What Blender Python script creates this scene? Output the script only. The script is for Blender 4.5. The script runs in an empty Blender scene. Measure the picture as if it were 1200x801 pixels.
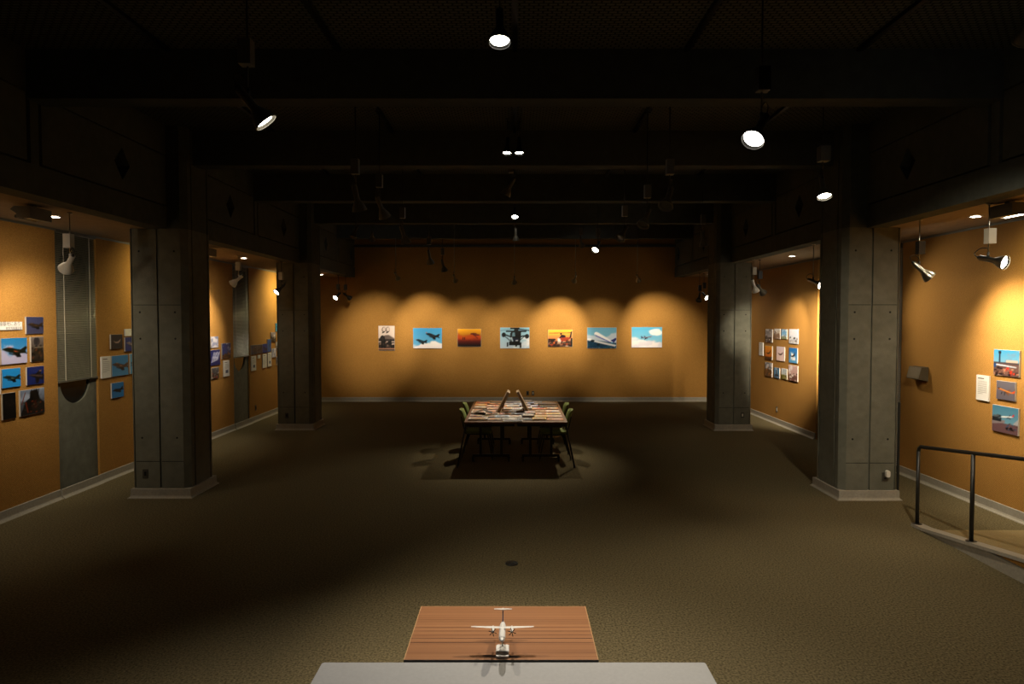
import bpy, bmesh, math, random
import numpy as np
from mathutils import Vector, Matrix, Quaternion

# ------------------------------------------------------------------ camera, world, exposure
SC = bpy.context.scene
COL = SC.collection
CAM_H = 2.32
PITCH = math.radians(1.97)
FPX, PCX, PCY = 800.0, 603.3, 400.5
cam_data = bpy.data.cameras.new('camera')
cam_data.sensor_width = 36.0
cam_data.lens = 24.0
cam_data.shift_x = -3.3 / 1200.0
cam_data.clip_start = 0.05
cam = bpy.data.objects.new('camera', cam_data)
COL.objects.link(cam)
cam.location = (0, 0, CAM_H)
cam.rotation_euler = (math.pi / 2 - PITCH, 0, 0)
SC.camera = cam
world = bpy.data.worlds.new('world')
SC.world = world
world.use_nodes = True
world.node_tree.nodes['Background'].inputs[0].default_value = (0.02, 0.018, 0.014, 1)
world.node_tree.nodes['Background'].inputs[1].default_value = 0.0
SC.view_settings.view_transform = 'Standard'
SC.view_settings.look = 'None'
SC.view_settings.gamma = 1.0
SC.view_settings.use_curve_mapping = False
SC.view_settings.exposure = 0.70

# pixel -> place (each pixel is a direction only; the distance comes from the surface it lies on)
def ray(x, y):
    a = (x - PCX) / FPX; b = -(y - PCY) / FPX
    return (a, math.cos(PITCH) + b * math.sin(PITCH), -math.sin(PITCH) + b * math.cos(PITCH))
def at_z(x, y, z=0.0):
    r = ray(x, y); t = (z - CAM_H) / r[2]; return Vector((r[0] * t, r[1] * t, z))
def at_y(x, y, Y):
    r = ray(x, y); t = Y / r[1]; return Vector((r[0] * t, Y, CAM_H + r[2] * t))
def at_x(x, y, X):
    r = ray(x, y); t = X / r[0]; return Vector((X, r[1] * t, CAM_H + r[2] * t))

# ------------------------------------------------------------------ room dimensions
WL, WR = -5.86, 5.78          # side wall faces
YB, YR = 19.05, -3.6          # back and rear wall
ZS = 3.47                     # aisle soffit
ZC = 4.77                     # nave ceiling
ZB = 4.32                     # beam undersides
FX = 4.45                     # fascia face
TOPT = 0.72                   # reading table top

# ------------------------------------------------------------------ materials
def s2l(c):
    return tuple((v / 12.92 if v <= 0.04045 else ((v + 0.055) / 1.055) ** 2.4) for v in c)
def rgb(r, g, b):
    return s2l((r / 255., g / 255., b / 255.))
MATS = {}
ALB = 0.62   # overall reflectance level that goes with the exposure above
def sc_(c): return tuple(v * ALB for v in c)
def mat(name, color, rough=0.6, metal=0.0, spec=0.5, emit=None, estr=0.0, alpha=1.0, transmission=0.0):
    if name in MATS: return MATS[name]
    m = bpy.data.materials.new(name); m.use_nodes = True
    b = m.node_tree.nodes['Principled BSDF']
    b.inputs['Base Color'].default_value = (*sc_(color), 1)
    b.inputs['Roughness'].default_value = rough
    b.inputs['Metallic'].default_value = metal
    b.inputs['Specular IOR Level'].default_value = spec
    b.inputs['Transmission Weight'].default_value = transmission
    if emit:
        b.inputs['Emission Color'].default_value = (*emit, 1)
        b.inputs['Emission Strength'].default_value = estr
    MATS[name] = m
    return m
def noisy(name, c1, c2, scale=20.0, rough=0.8, bump=0.2, bscale=None, stretch=(1, 1, 1), detail=4.0, spec=0.3,
          c3=None, scale3=1.5, amt3=0.5, metal=0.0, bdist=0.01):
    """two-tone noise, optional large-scale third tone, fine bump; object coordinates"""
    m = mat(name, c1, rough, metal, spec)
    nt = m.node_tree; N = nt.nodes; L = nt.links
    b = N['Principled BSDF']
    tc = N.new('ShaderNodeTexCoord')
    mp = N.new('ShaderNodeMapping'); mp.inputs['Scale'].default_value = stretch
    L.new(tc.outputs['Object'], mp.inputs[0])
    n = N.new('ShaderNodeTexNoise'); n.inputs['Scale'].default_value = scale; n.inputs['Detail'].default_value = detail
    L.new(mp.outputs[0], n.inputs['Vector'])
    mr = N.new('ShaderNodeMapRange'); mr.inputs[1].default_value = 0.3; mr.inputs[2].default_value = 0.7
    L.new(n.outputs['Fac'], mr.inputs[0])
    mx = N.new('ShaderNodeMix'); mx.data_type = 'RGBA'
    L.new(mr.outputs[0], mx.inputs[0])
    mx.inputs[6].default_value = (*sc_(c1), 1); mx.inputs[7].default_value = (*sc_(c2), 1)
    out = mx.outputs[2]
    if c3:
        n3 = N.new('ShaderNodeTexNoise'); n3.inputs['Scale'].default_value = scale3; n3.inputs['Detail'].default_value = 5
        L.new(tc.outputs['Object'], n3.inputs['Vector'])
        m3 = N.new('ShaderNodeMapRange'); m3.inputs[1].default_value = 0.35; m3.inputs[2].default_value = 0.75
        m3.inputs[4].default_value = amt3
        L.new(n3.outputs['Fac'], m3.inputs[0])
        mx3 = N.new('ShaderNodeMix'); mx3.data_type = 'RGBA'
        L.new(m3.outputs[0], mx3.inputs[0]); L.new(out, mx3.inputs[6]); mx3.inputs[7].default_value = (*sc_(c3), 1)
        out = mx3.outputs[2]
    L.new(out, b.inputs['Base Color'])
    if bump:
        nb = N.new('ShaderNodeTexNoise'); nb.inputs['Scale'].default_value = bscale or scale; nb.inputs['Detail'].default_value = 3
        L.new(mp.outputs[0], nb.inputs['Vector'])
        bp = N.new('ShaderNodeBump'); bp.inputs['Strength'].default_value = bump; bp.inputs['Distance'].default_value = bdist
        L.new(nb.outputs['Fac'], bp.inputs['Height']); L.new(bp.outputs[0], b.inputs['Normal'])
    return m

M_carpet = noisy('carpet', (0.085, 0.067, 0.034), (0.300, 0.245, 0.135), 62, 0.95, 1.0, 150, spec=0.03, c3=(0.15, 0.124, 0.07), scale3=0.8, amt3=0.3)
M_ramp = noisy('ramp_carpet', (0.30, 0.22, 0.11), (0.38, 0.29, 0.15), 80, 0.95, 0.6, 160, spec=0.05)
def cloth_material():
    m = noisy('jute_cloth', (0.37, 0.178, 0.038), (0.62, 0.318, 0.080), 55, 0.9, 0.0, spec=0.1, c3=(0.37, 0.18, 0.04), scale3=1.1, amt3=0.45, stretch=(1, 1, 3))
    nt = m.node_tree; N = nt.nodes; L = nt.links; b = N['Principled BSDF']
    tc = N.new('ShaderNodeTexCoord')
    hs = []
    for d, sc in (('Z', 95.0), ('DIAGONAL', 80.0)):
        w = N.new('ShaderNodeTexWave'); w.wave_type = 'BANDS'; w.bands_direction = d
        w.inputs['Scale'].default_value = sc / 3; w.inputs['Distortion'].default_value = 2.5; w.inputs['Detail'].default_value = 2
        L.new(tc.outputs['Object'], w.inputs['Vector']); hs.append(w)
    ad = N.new('ShaderNodeMath'); ad.operation = 'ADD'
    L.new(hs[0].outputs['Fac'], ad.inputs[0]); L.new(hs[1].outputs['Fac'], ad.inputs[1])
    bp = N.new('ShaderNodeBump'); bp.inputs['Strength'].default_value = 0.35; bp.inputs['Distance'].default_value = 0.004
    L.new(ad.outputs[0], bp.inputs['Height']); L.new(bp.outputs[0], b.inputs['Normal'])
    return m
M_cloth = cloth_material()
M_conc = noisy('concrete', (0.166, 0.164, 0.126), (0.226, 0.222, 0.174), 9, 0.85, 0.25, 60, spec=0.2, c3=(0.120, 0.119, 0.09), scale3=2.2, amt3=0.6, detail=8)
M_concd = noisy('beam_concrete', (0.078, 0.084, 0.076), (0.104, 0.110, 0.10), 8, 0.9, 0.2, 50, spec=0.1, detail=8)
M_fasc = noisy('fascia_concrete_shaded', (0.088, 0.094, 0.078), (0.122, 0.129, 0.108), 9, 0.85, 0.25, 60, spec=0.15, c3=(0.070, 0.074, 0.06), scale3=2.2, amt3=0.6, detail=8)  # column concrete darkened and greened, upper wall shade put into the colour
M_groove = mat('joint_dark', (0.02, 0.019, 0.016), 0.9, spec=0.1)
M_base = noisy('cement_baseboard', (0.36, 0.33, 0.27), (0.46, 0.42, 0.35), 45, 0.6, 0.1, 120, spec=0.3, c3=(0.30, 0.27, 0.22), scale3=2.5, amt3=0.5)
M_soffit = noisy('soffit_plaster', (0.36, 0.26, 0.16), (0.42, 0.31, 0.20), 14, 0.85, 0.1, 80, spec=0.2)
M_black = mat('black_paint', (0.012, 0.012, 0.011), 0.45)
M_dkmetal = mat('dark_steel', (0.03, 0.03, 0.028), 0.4, 0.6)
M_grmetal = mat('grey_enamel', (0.16, 0.15, 0.12), 0.45, 0.2)
M_chrome = mat('brushed_chrome', (0.48, 0.45, 0.38), 0.3, 1.0)
M_white = mat('white_enamel', (0.95, 0.91, 0.83), 0.4)
M_cream = mat('cream_box', (0.66, 0.60, 0.48), 0.5)
M_blind = mat('blind_slat', (0.32, 0.30, 0.22), 0.32, 0.25, 0.6)
M_glass = mat('dark_glass', (0.006, 0.008, 0.009), 0.08, 0.0, 0.5)
M_lit = mat('lamp_lens_lit', (1, 0.96, 0.88), 0.3, emit=(1, 0.93, 0.80), estr=22)
M_tube = mat('fluorescent_tube', (1, 1, 1), 0.3, emit=(1, 0.95, 0.82), estr=12)
M_off = mat('lamp_lens_off', (0.12, 0.115, 0.10), 0.15)
M_inner = mat('reflector', (0.75, 0.72, 0.65), 0.25, 0.9)
M_edge = mat('board_edge', (0.60, 0.54, 0.48), 0.7)
M_paper = mat('caption_paper', (0.84, 0.80, 0.76), 0.8)
M_ink = mat('ink', (0.10, 0.075, 0.06), 0.8)
M_inkg = mat('ink_grey', (0.40, 0.37, 0.33), 0.8)
M_green = noisy('lime_upholstery', (0.25, 0.31, 0.085), (0.30, 0.37, 0.11), 120, 0.75, 0.2, 200, spec=0.2)
M_lam = noisy('grey_laminate', (0.285, 0.29, 0.30), (0.31, 0.315, 0.325), 60, 0.45, 0.0)
M_ttop = noisy('table_wood', (0.20, 0.088, 0.034), (0.29, 0.13, 0.05), 6, 0.45, 0.05, stretch=(1, 14, 14), spec=0.4)
M_ply = noisy('plywood', (0.46, 0.31, 0.17), (0.56, 0.40, 0.23), 8, 0.6, 0.05, stretch=(12, 1, 12))
M_bronze = mat('bronze_plastic', (0.11, 0.085, 0.05), 0.45)
M_outlet = mat('outlet_plate', (0.05, 0.045, 0.035), 0.5)
M_pages = mat('book_pages', (0.66, 0.60, 0.50), 0.9)
M_model = mat('model_white', (0.62, 0.62, 0.62), 0.35)
M_navy = mat('navy_paint', (0.03, 0.04, 0.08), 0.35)
M_clear = mat('clear_acrylic', (0.55, 0.50, 0.42), 0.1, transmission=0.6)

def wood_material():
    m = mat('striped_walnut', (0.3, 0.14, 0.06), 0.35, spec=0.5)
    nt = m.node_tree; N = nt.nodes; L = nt.links; b = N['Principled BSDF']
    tc = N.new('ShaderNodeTexCoord')
    mp = N.new('ShaderNodeMapping'); mp.inputs['Scale'].default_value = (0.12, 40, 40); L.new(tc.outputs['Object'], mp.inputs[0])
    n = N.new('ShaderNodeTexNoise'); n.inputs['Scale'].default_value = 2.2; n.inputs['Detail'].default_value = 6; L.new(mp.outputs[0], n.inputs['Vector'])
    cr = N.new('ShaderNodeValToRGB'); L.new(n.outputs['Fac'], cr.inputs[0])
    e = cr.color_ramp.elements
    e[0].position = 0.30; e[0].color = (0.030, 0.011, 0.005, 1)
    e[1].position = 0.72; e[1].color = (0.215, 0.104, 0.046, 1)
    k = e.new(0.44); k.color = (0.135, 0.058, 0.024, 1)
    L.new(cr.outputs[0], b.inputs['Base Color'])
    return m
M_wood = wood_material()

def ceiling_material():
    """pressed ceiling board with small staggered slots"""
    m = mat('slotted_ceiling_board', (0.15, 0.14, 0.11), 0.9, spec=0.1)
    nt = m.node_tree; N = nt.nodes; L = nt.links; b = N['Principled BSDF']
    tc = N.new('ShaderNodeTexCoord')
    br = N.new('ShaderNodeTexBrick')
    br.inputs['Scale'].default_value = 1.0; br.inputs['Brick Width'].default_value = 0.075; br.inputs['Row Height'].default_value = 0.045
    br.inputs['Mortar Size'].default_value = 0.008
    br.inputs['Color1'].default_value = (0.105, 0.105, 0.084, 1); br.inputs['Color2'].default_value = (0.088, 0.087, 0.07, 1)
    br.inputs['Mortar'].default_value = (0.018, 0.018, 0.015, 1)
    L.new(tc.outputs['Object'], br.inputs['Vector']); L.new(br.outputs['Color'], b.inputs['Base Color'])
    bp = N.new('ShaderNodeBump'); bp.invert = True; bp.inputs['Strength'].default_value = 0.6; bp.inputs['Distance'].default_value = 0.01
    L.new(br.outputs['Fac'], bp.inputs['Height']); L.new(bp.outputs[0], b.inputs['Normal'])
    return m
M_ceil = ceiling_material()

def print_material():
    m = mat('photo_print', (1, 1, 1), 0.42, spec=0.35)
    nt = m.node_tree
    a = nt.nodes.new('ShaderNodeVertexColor'); a.layer_name = 'Col'
    nt.links.new(a.outputs['Color'], nt.nodes['Principled BSDF'].inputs['Base Color'])
    return m
M_print = print_material()

# ------------------------------------------------------------------ mesh helpers
class MB:
    def __init__(self): self.v = []; self.f = []; self.m = []; self.cur = 0; self.sm = []
    def add(self, vs, fs, smooth=False):
        o = len(self.v); self.v += [tuple(p) for p in vs]
        for f in fs: self.f.append(tuple(i + o for i in f)); self.m.append(self.cur); self.sm.append(smooth)
        return self
    def box(self, lo, hi, mx=None):
        (a, b, c), (d, e, g) = lo, hi
        vs = [Vector(p) for p in ((a, b, c), (d, b, c), (d, e, c), (a, e, c), (a, b, g), (d, b, g), (d, e, g), (a, e, g))]
        if mx: vs = [mx @ p for p in vs]
        return self.add(vs, [(3, 2, 1, 0), (4, 5, 6, 7), (0, 1, 5, 4), (1, 2, 6, 5), (2, 3, 7, 6), (3, 0, 4, 7)])
    def rbox(self, lo, hi, r, axis=2, n=4, mx=None):
        """box with rounded vertical (axis) corners"""
        ax = [i for i in range(3) if i != axis]
        pts = []
        for cx_, cy_, a0 in ((hi[ax[0]] - r, hi[ax[1]] - r, 0), (lo[ax[0]] + r, hi[ax[1]] - r, 90), (lo[ax[0]] + r, lo[ax[1]] + r, 180), (hi[ax[0]] - r, lo[ax[1]] + r, 270)):
            for k in range(n + 1):
                a = math.radians(a0 + 90 * k / n); pts.append((cx_ + r * math.cos(a), cy_ + r * math.sin(a)))
        if axis == 1: pts = pts[::-1]
        return self.extrude(pts, lo[axis], hi[axis], axis, mx)
    def extrude(self, pts, z0, z1, axis=2, mx=None):
        ax = [i for i in range(3) if i != axis]
        vs = []
        for z in (z0, z1):
            for p in pts:
                q = [0, 0, 0]; q[ax[0]] = p[0]; q[ax[1]] = p[1]; q[axis] = z
                vs.append(Vector(q) if not mx else mx @ Vector(q))
        n = len(pts)
        return self.add(vs, [tuple(range(n))[::-1], tuple(range(n, 2 * n))] + [(i, (i + 1) % n, n + (i + 1) % n, n + i) for i in range(n)])
    def cyl(self, p0, p1, r0, r1=None, n=12, caps=True):
        r1 = r0 if r1 is None else r1
        p0, p1 = Vector(p0), Vector(p1); d = (p1 - p0).normalized()
        q = Vector((0, 0, 1)).rotation_difference(d)
        vs = []
        for p, r in ((p0, r0), (p1, r1)):
            for k in range(n):
                a = 2 * math.pi * k / n; vs.append(p + q @ Vector((r * math.cos(a), r * math.sin(a), 0)))
        self.add(vs, [(i, (i + 1) % n, n + (i + 1) % n, n + i) for i in range(n)], True)
        if caps:
            o = len(self.v) - 2 * n
            self.f += [tuple(range(o, o + n))[::-1], tuple(range(o + n, o + 2 * n))]; self.m += [self.cur] * 2; self.sm += [False] * 2
        return self
    def tube(self, pts, r, n=8):
        pts = [Vector(p) for p in pts]; vs = []
        for i, p in enumerate(pts):
            d = (pts[min(i + 1, len(pts) - 1)] - pts[max(i - 1, 0)]).normalized()
            q = Vector((0, 0, 1)).rotation_difference(d)
            for k in range(n):
                a = 2 * math.pi * k / n; vs.append(p + q @ Vector((r * math.cos(a), r * math.sin(a), 0)))
        fs = []
        for i in range(len(pts) - 1):
            for k in range(n): fs.append((i * n + k, i * n + (k + 1) % n, (i + 1) * n + (k + 1) % n, (i + 1) * n + k))
        self.add(vs, fs, True)
        e = len(pts) - 1
        return self.add([vs[k] for k in range(n)] + [vs[e * n + k] for k in range(n)], [tuple(range(n))[::-1], tuple(range(n, 2 * n))])
    def lathe(self, prof, n=20, mx=None, smooth=True):
        """profile of (r, z) about z"""
        vs = []
        for r, z in prof:
            for k in range(n):
                a = 2 * math.pi * k / n; p = Vector((r * math.cos(a), r * math.sin(a), z)); vs.append(mx @ p if mx else p)
        fs = []
        for i in range(len(prof) - 1):
            for k in range(n): fs.append((i * n + k, i * n + (k + 1) % n, (i + 1) * n + (k + 1) % n, (i + 1) * n + k))
        return self.add(vs, fs, smooth)
    def mesh(self, name, mats):
        me = bpy.data.meshes.new(name); me.from_pydata(self.v, [], self.f)
        for m in (mats if isinstance(mats, (list, tuple)) else [mats]): me.materials.append(m)
        me.polygons.foreach_set('material_index', self.m)
        me.polygons.foreach_set('use_smooth', self.sm)
        me.update(); return me
    def build(self, name, mats, parent=None, loc=None, fix=True):
        me = self.mesh(name, mats)
        if fix:
            bm = bmesh.new(); bm.from_mesh(me); bmesh.ops.recalc_face_normals(bm, faces=bm.faces); bm.to_mesh(me); bm.free()
        return link(name, me, parent, loc)
def link(name, me, parent=None, loc=None):
    o = bpy.data.objects.new(name, me); COL.objects.link(o)
    if parent: o.parent = parent
    if loc is not None: o.location = loc
    return o
def tag(o, label=None, cat=None, group=None, kind=None):
    if label: o['label'] = label
    if cat: o['category'] = cat
    if group: o['group'] = group
    if kind: o['kind'] = kind
    return o
def thing(name, label, cat, loc=(0, 0, 0), rz=0.0, group=None):
    o = bpy.data.objects.new(name, None); COL.objects.link(o)
    o.empty_display_size = 0.1; o.location = loc; o.rotation_euler = (0, 0, rz)
    return tag(o, label, cat, group)
def struct(name, mb, mats, label=None, parent=None):
    o = mb.build(name, mats, parent)
    if not parent: tag(o, label, kind='structure')
    return o
def dup(root, loc, rz=None, label=None):
    r = root.copy(); COL.objects.link(r); r.location = loc
    if rz is not None: r.rotation_euler = (0, 0, rz)
    if label: r['label'] = label
    for ch in list(root.children):
        c = ch.copy(); COL.objects.link(c); c.parent = r
        for g in list(ch.children):
            d = g.copy(); COL.objects.link(d); d.parent = c
    return r

# ------------------------------------------------------------------ the room shell
struct('floor', MB().box((WL - 0.4, YR - 0.2, -0.2), (WR + 0.4, YB + 0.3, 0)), M_carpet, 'olive brown speckled carpet floor of the gallery')
struct('ceiling', MB().box((WL - 0.4, YR - 0.2, ZC), (WR + 0.4, YB + 0.3, ZC + 0.2)), M_ceil, 'dark slotted ceiling boards between the beams')
struct('wall_back', MB().box((WL - 0.4, YB, 0), (WR + 0.4, YB + 0.3, ZC)), M_cloth, 'ochre cloth covered end wall with a row of photographs')
struct('wall_rear', MB().box((WL - 0.4, YR - 0.2, 0), (WR + 0.4, YR, ZC)), M_conc)
# side walls: plain concrete behind, cloth panels in front
wl = struct('wall_left', MB().box((WL - 0.36, YR, 0), (WL - 0.22, YB, ZC)), M_conc, 'side wall with ochre cloth panels and concrete window piers')
wr = struct('wall_right', MB().box((WR + 0.22, YR, 0), (WR + 0.36, YB, ZC)), M_conc, 'side wall with ochre cloth panels above the ramp')
NICHES = [(8.73, 9.58), (14.2, 15.07)]
for a, b in ((YR, 8.73), (9.58, 14.2), (15.07, YB)):
    struct('cloth_panel', MB().box((WL - 0.215, a, 0), (WL, b, ZS)), M_cloth, parent=wl)
RO = (10.2, 13.05)
for a, b in ((YR, RO[0]), (RO[1], YB)):
    struct('cloth_panel', MB().box((WR, a, 0), (WR + 0.215, b, ZS)), M_cloth, parent=wr)
struct('window_pier', MB().box((WR + 0.10, RO[0], 0), (WR + 0.215, RO[1], ZS)), M_conc, parent=wr)

def capsule_pier(y0, y1, idx):
    """concrete pier with a tall round-ended window opening, dark pane close behind the face so the opening reads dark"""
    xf, xb = WL - 0.03, WL - 0.215
    yc, r = (y0 + y1) / 2 - 0.03, 0.31
    zb, zt = 1.19, 3.25
    lev = []
    for k in range(13):
        a = math.pi / 2 * k / 12; lev.append((zb + r - r * math.cos(a), r * math.sin(a)))
    lev += [(z, w) for z, w in [(zt - r + r * math.sin(math.pi / 2 * k / 12), r * math.cos(math.pi / 2 * k / 12)) for k in range(13)]]
    mb = MB()
    def q(*p): mb.add(p, [tuple(range(len(p)))])
    q((xf, y0, 0), (xf, y1, 0), (xf, y1, zb), (xf, y0, zb))
    q((xf, y0, zt), (xf, y1, zt), (xf, y1, ZS), (xf, y0, ZS))
    for (za, wa), (zc, wc) in zip(lev, lev[1:]):
        if zc - za < 1e-6: continue
        q((xf, y0, za), (xf, yc - wa, za), (xf, yc - wc, zc), (xf, y0, zc))
        q((xf, yc + wa, za), (xf, y1, za), (xf, y1, zc), (xf, yc + wc, zc))
        q((xf, yc - wa, za), (xb, yc - wa, za), (xb, yc - wc, zc), (xf, yc - wc, zc))
        q((xf, yc + wa, za), (xf, yc + wc, zc), (xb, yc + wc, zc), (xb, yc + wa, za))
    o = mb.build('window_pier', M_conc, wl, fix=False)
    w = MB().box((xf - 0.04, yc - r - 0.02, zb - 0.02), (xf - 0.022, yc + r + 0.02, zt + 0.02))
    w = w.build('window_%d' % idx, M_glass); tag(w, 'dark round-ended window pane behind the blind', kind='structure')
for i, (a, b) in enumerate(NICHES): capsule_pier(a, b, i + 1)

# baseboards with a coved foot: profile (depth, height) swept along a wall
BPROF = [(0, 0), (0.055, 0), (0.05, 0.008), (0.03, 0.018), (0.02, 0.035), (0.016, 0.118), (0.0, 0.122)]
def baseboard(name, segs, label=None):
    root = None
    for (p, q, nx, ny) in segs:
        mb = MB(); vs = []
        for e in (p, q):
            for d, h in BPROF: vs.append((e[0] + nx * d, e[1] + ny * d, h))
        n = len(BPROF)
        mb.add(vs, [(i, i + 1, n + i + 1, n + i) for i in range(n - 1)] + [tuple(range(n)), tuple(range(n, 2 * n))])
        if root is None:
            root = mb.build(name, M_base); tag(root, label, kind='structure')
        else: mb.build('baseboard_piece', M_base, root)
baseboard('baseboard_left', [((WL, YR), (WL, 8.72), 1, 0), ((WL + 0.012, 8.725), (WL + 0.012, 9.56), 1, 0), ((WL, 9.565), (WL, 14.19), 1, 0),
                             ((WL + 0.012, 14.195), (WL + 0.012, 15.05), 1, 0), ((WL, 15.055), (WL, YB - 0.06), 1, 0)], 'grey cement baseboard with coved foot along the blinds wall')
baseboard('baseboard_right', [((WR, 1.8), (WR, 10.19), -1, 0), ((WR + 0.03, RO[1] + 0.02), (WR + 0.03, RO[1] + 0.03), -1, 0), ((WR, RO[1] + 0.01), (WR, YB - 0.06), -1, 0)], 'grey cement baseboard with coved foot along the ramp side wall')
baseboard('baseboard_back', [((WL, YB), (WR, YB), 0, -1)], 'pale grey baseboard under the row of photographs')

# aisle soffits, fascias and the strip where cloth meets soffit
for side, sx in (('left', -1), ('right', 1)):
    wx = WL if sx < 0 else WR
    lo, hi = sorted((sx * (FX + 0.02), wx + sx * 0.3))
    struct('ceiling_aisle_' + side, MB().box((lo, YR, ZS), (hi, YB, ZS + 0.18)), M_soffit, 'low brown plaster soffit over the %s aisle' % ('blinds wall' if sx < 0 else 'ramp side'))
    # fascia: lower band, recessed panels with diamond openings, mullions, upper band
    fx = sx * FX
    def bx(x0, x1, y0, y1, z0, z1):
        a, b = sorted((sx * x0, sx * x1)); return MB().box((a, y0, z0), (b, y1, z1))
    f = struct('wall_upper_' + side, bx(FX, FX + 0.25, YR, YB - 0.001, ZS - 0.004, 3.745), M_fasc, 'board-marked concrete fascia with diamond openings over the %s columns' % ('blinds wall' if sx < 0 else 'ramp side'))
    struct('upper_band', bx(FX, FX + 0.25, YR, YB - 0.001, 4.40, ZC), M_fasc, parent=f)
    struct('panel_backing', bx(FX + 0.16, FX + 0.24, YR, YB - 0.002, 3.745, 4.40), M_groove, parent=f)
    # panels between mullions, each with a diamond hole
    for k in range(-4, 4):
        ya, yb = 9.1 + 2.71 * k + 0.10, 9.1 + 2.71 * (k + 1) - 0.10
        if yb < YR: continue
        yb = min(yb, YB - 0.01)
        if yb - ya < 0.5: continue
        ym = 9.1 + 2.71 * k + (1.42 if k % 2 else 1.66)
        za, zb_, zm = 3.765, 4.385, 4.075
        hw, hh = 0.155, 0.185
        mb = MB()
        x0, x1 = sx * (FX + 0.004), sx * (FX + 0.15)
        ring_o = [(ya, za), (ym, za), (yb, za), (yb, zm), (yb, zb_), (ym, zb_), (ya, zb_), (ya, zm)]
        ring_i = [(ym - hw / 2, zm - hh / 2), (ym, zm - hh), (ym + hw / 2, zm - hh / 2), (ym + hw, zm), (ym + hw / 2, zm + hh / 2), (ym, zm + hh), (ym - hw / 2, zm + hh / 2), (ym - hw, zm)]
        vs = [(x0, y, z) for y, z in ring_o] + [(x0, y, z) for y, z in ring_i] + [(x1, y, z) for y, z in ring_o] + [(x1, y, z) for y, z in ring_i]
        fs = []
        for i in range(8):
            j = (i + 1) % 8
            fs += [(i, j, 8 + j, 8 + i), (16 + i, 24 + i, 24 + j, 16 + j), (i, 16 + i, 16 + j, j), (8 + i, 8 + j, 24 + j, 24 + i)]
        mb.add(vs, fs)
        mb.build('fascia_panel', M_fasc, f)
    for k in range(-2, 2):
        ym = 9.1 + 2.71 * (2 * k + 1)
        struct('mullion', bx(FX + 0.002, FX + 0.15, ym - 0.055, ym + 0.055, 3.745, 4.40), M_fasc, parent=f)
    a, b = sorted((wx - sx * 0.012, wx))
    struct('trim_%d' % (1 if sx < 0 else 2), MB().box((a, YR, ZS - 0.03), (b, YB - 0.01, ZS - 0.005)), M_grmetal, 'thin metal trim along the top of the cloth wall')

# ceiling beams
for k in range(-3, 5):
    y = 9.0 + 2.71 * k
    if y < YR: continue
    hx = FX if k % 2 else 4.25
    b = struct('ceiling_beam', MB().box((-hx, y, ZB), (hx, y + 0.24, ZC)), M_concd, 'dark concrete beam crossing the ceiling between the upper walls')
    b['group'] = 'ceiling beams'
struct('trim_3', MB().box((-FX, YB - 0.10, 4.30), (FX, YB - 0.001, 4.36)), M_concd, 'ledge at the head of the cloth end wall')
# lighting tracks under the ceiling boards
for i, x in enumerate((-3.15, -1.6, 0.0, 1.56, 3.12)):
    t = thing('lighting_track', ['lighting track beside the blinds wall fascia', 'lighting track above the reading table chairs on the blinds side', 'lighting track along the middle of the ceiling',
                                 'lighting track above the reading table chairs on the ramp side', 'lighting track beside the ramp side fascia'][i], 'track', (x, 6, ZC))
    for k in range(-3, 4):
        y0, y1 = 9.0 + 2.71 * k + 0.25, 9.0 + 2.71 * (k + 1) - 0.01
        if k == 3: y1 = YB - 0.11
        MB().box((-0.022, y0 - 6, -0.035), (0.022, y1 - 6, -0.001)).build('track_segment', M_dkmetal, t)

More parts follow.
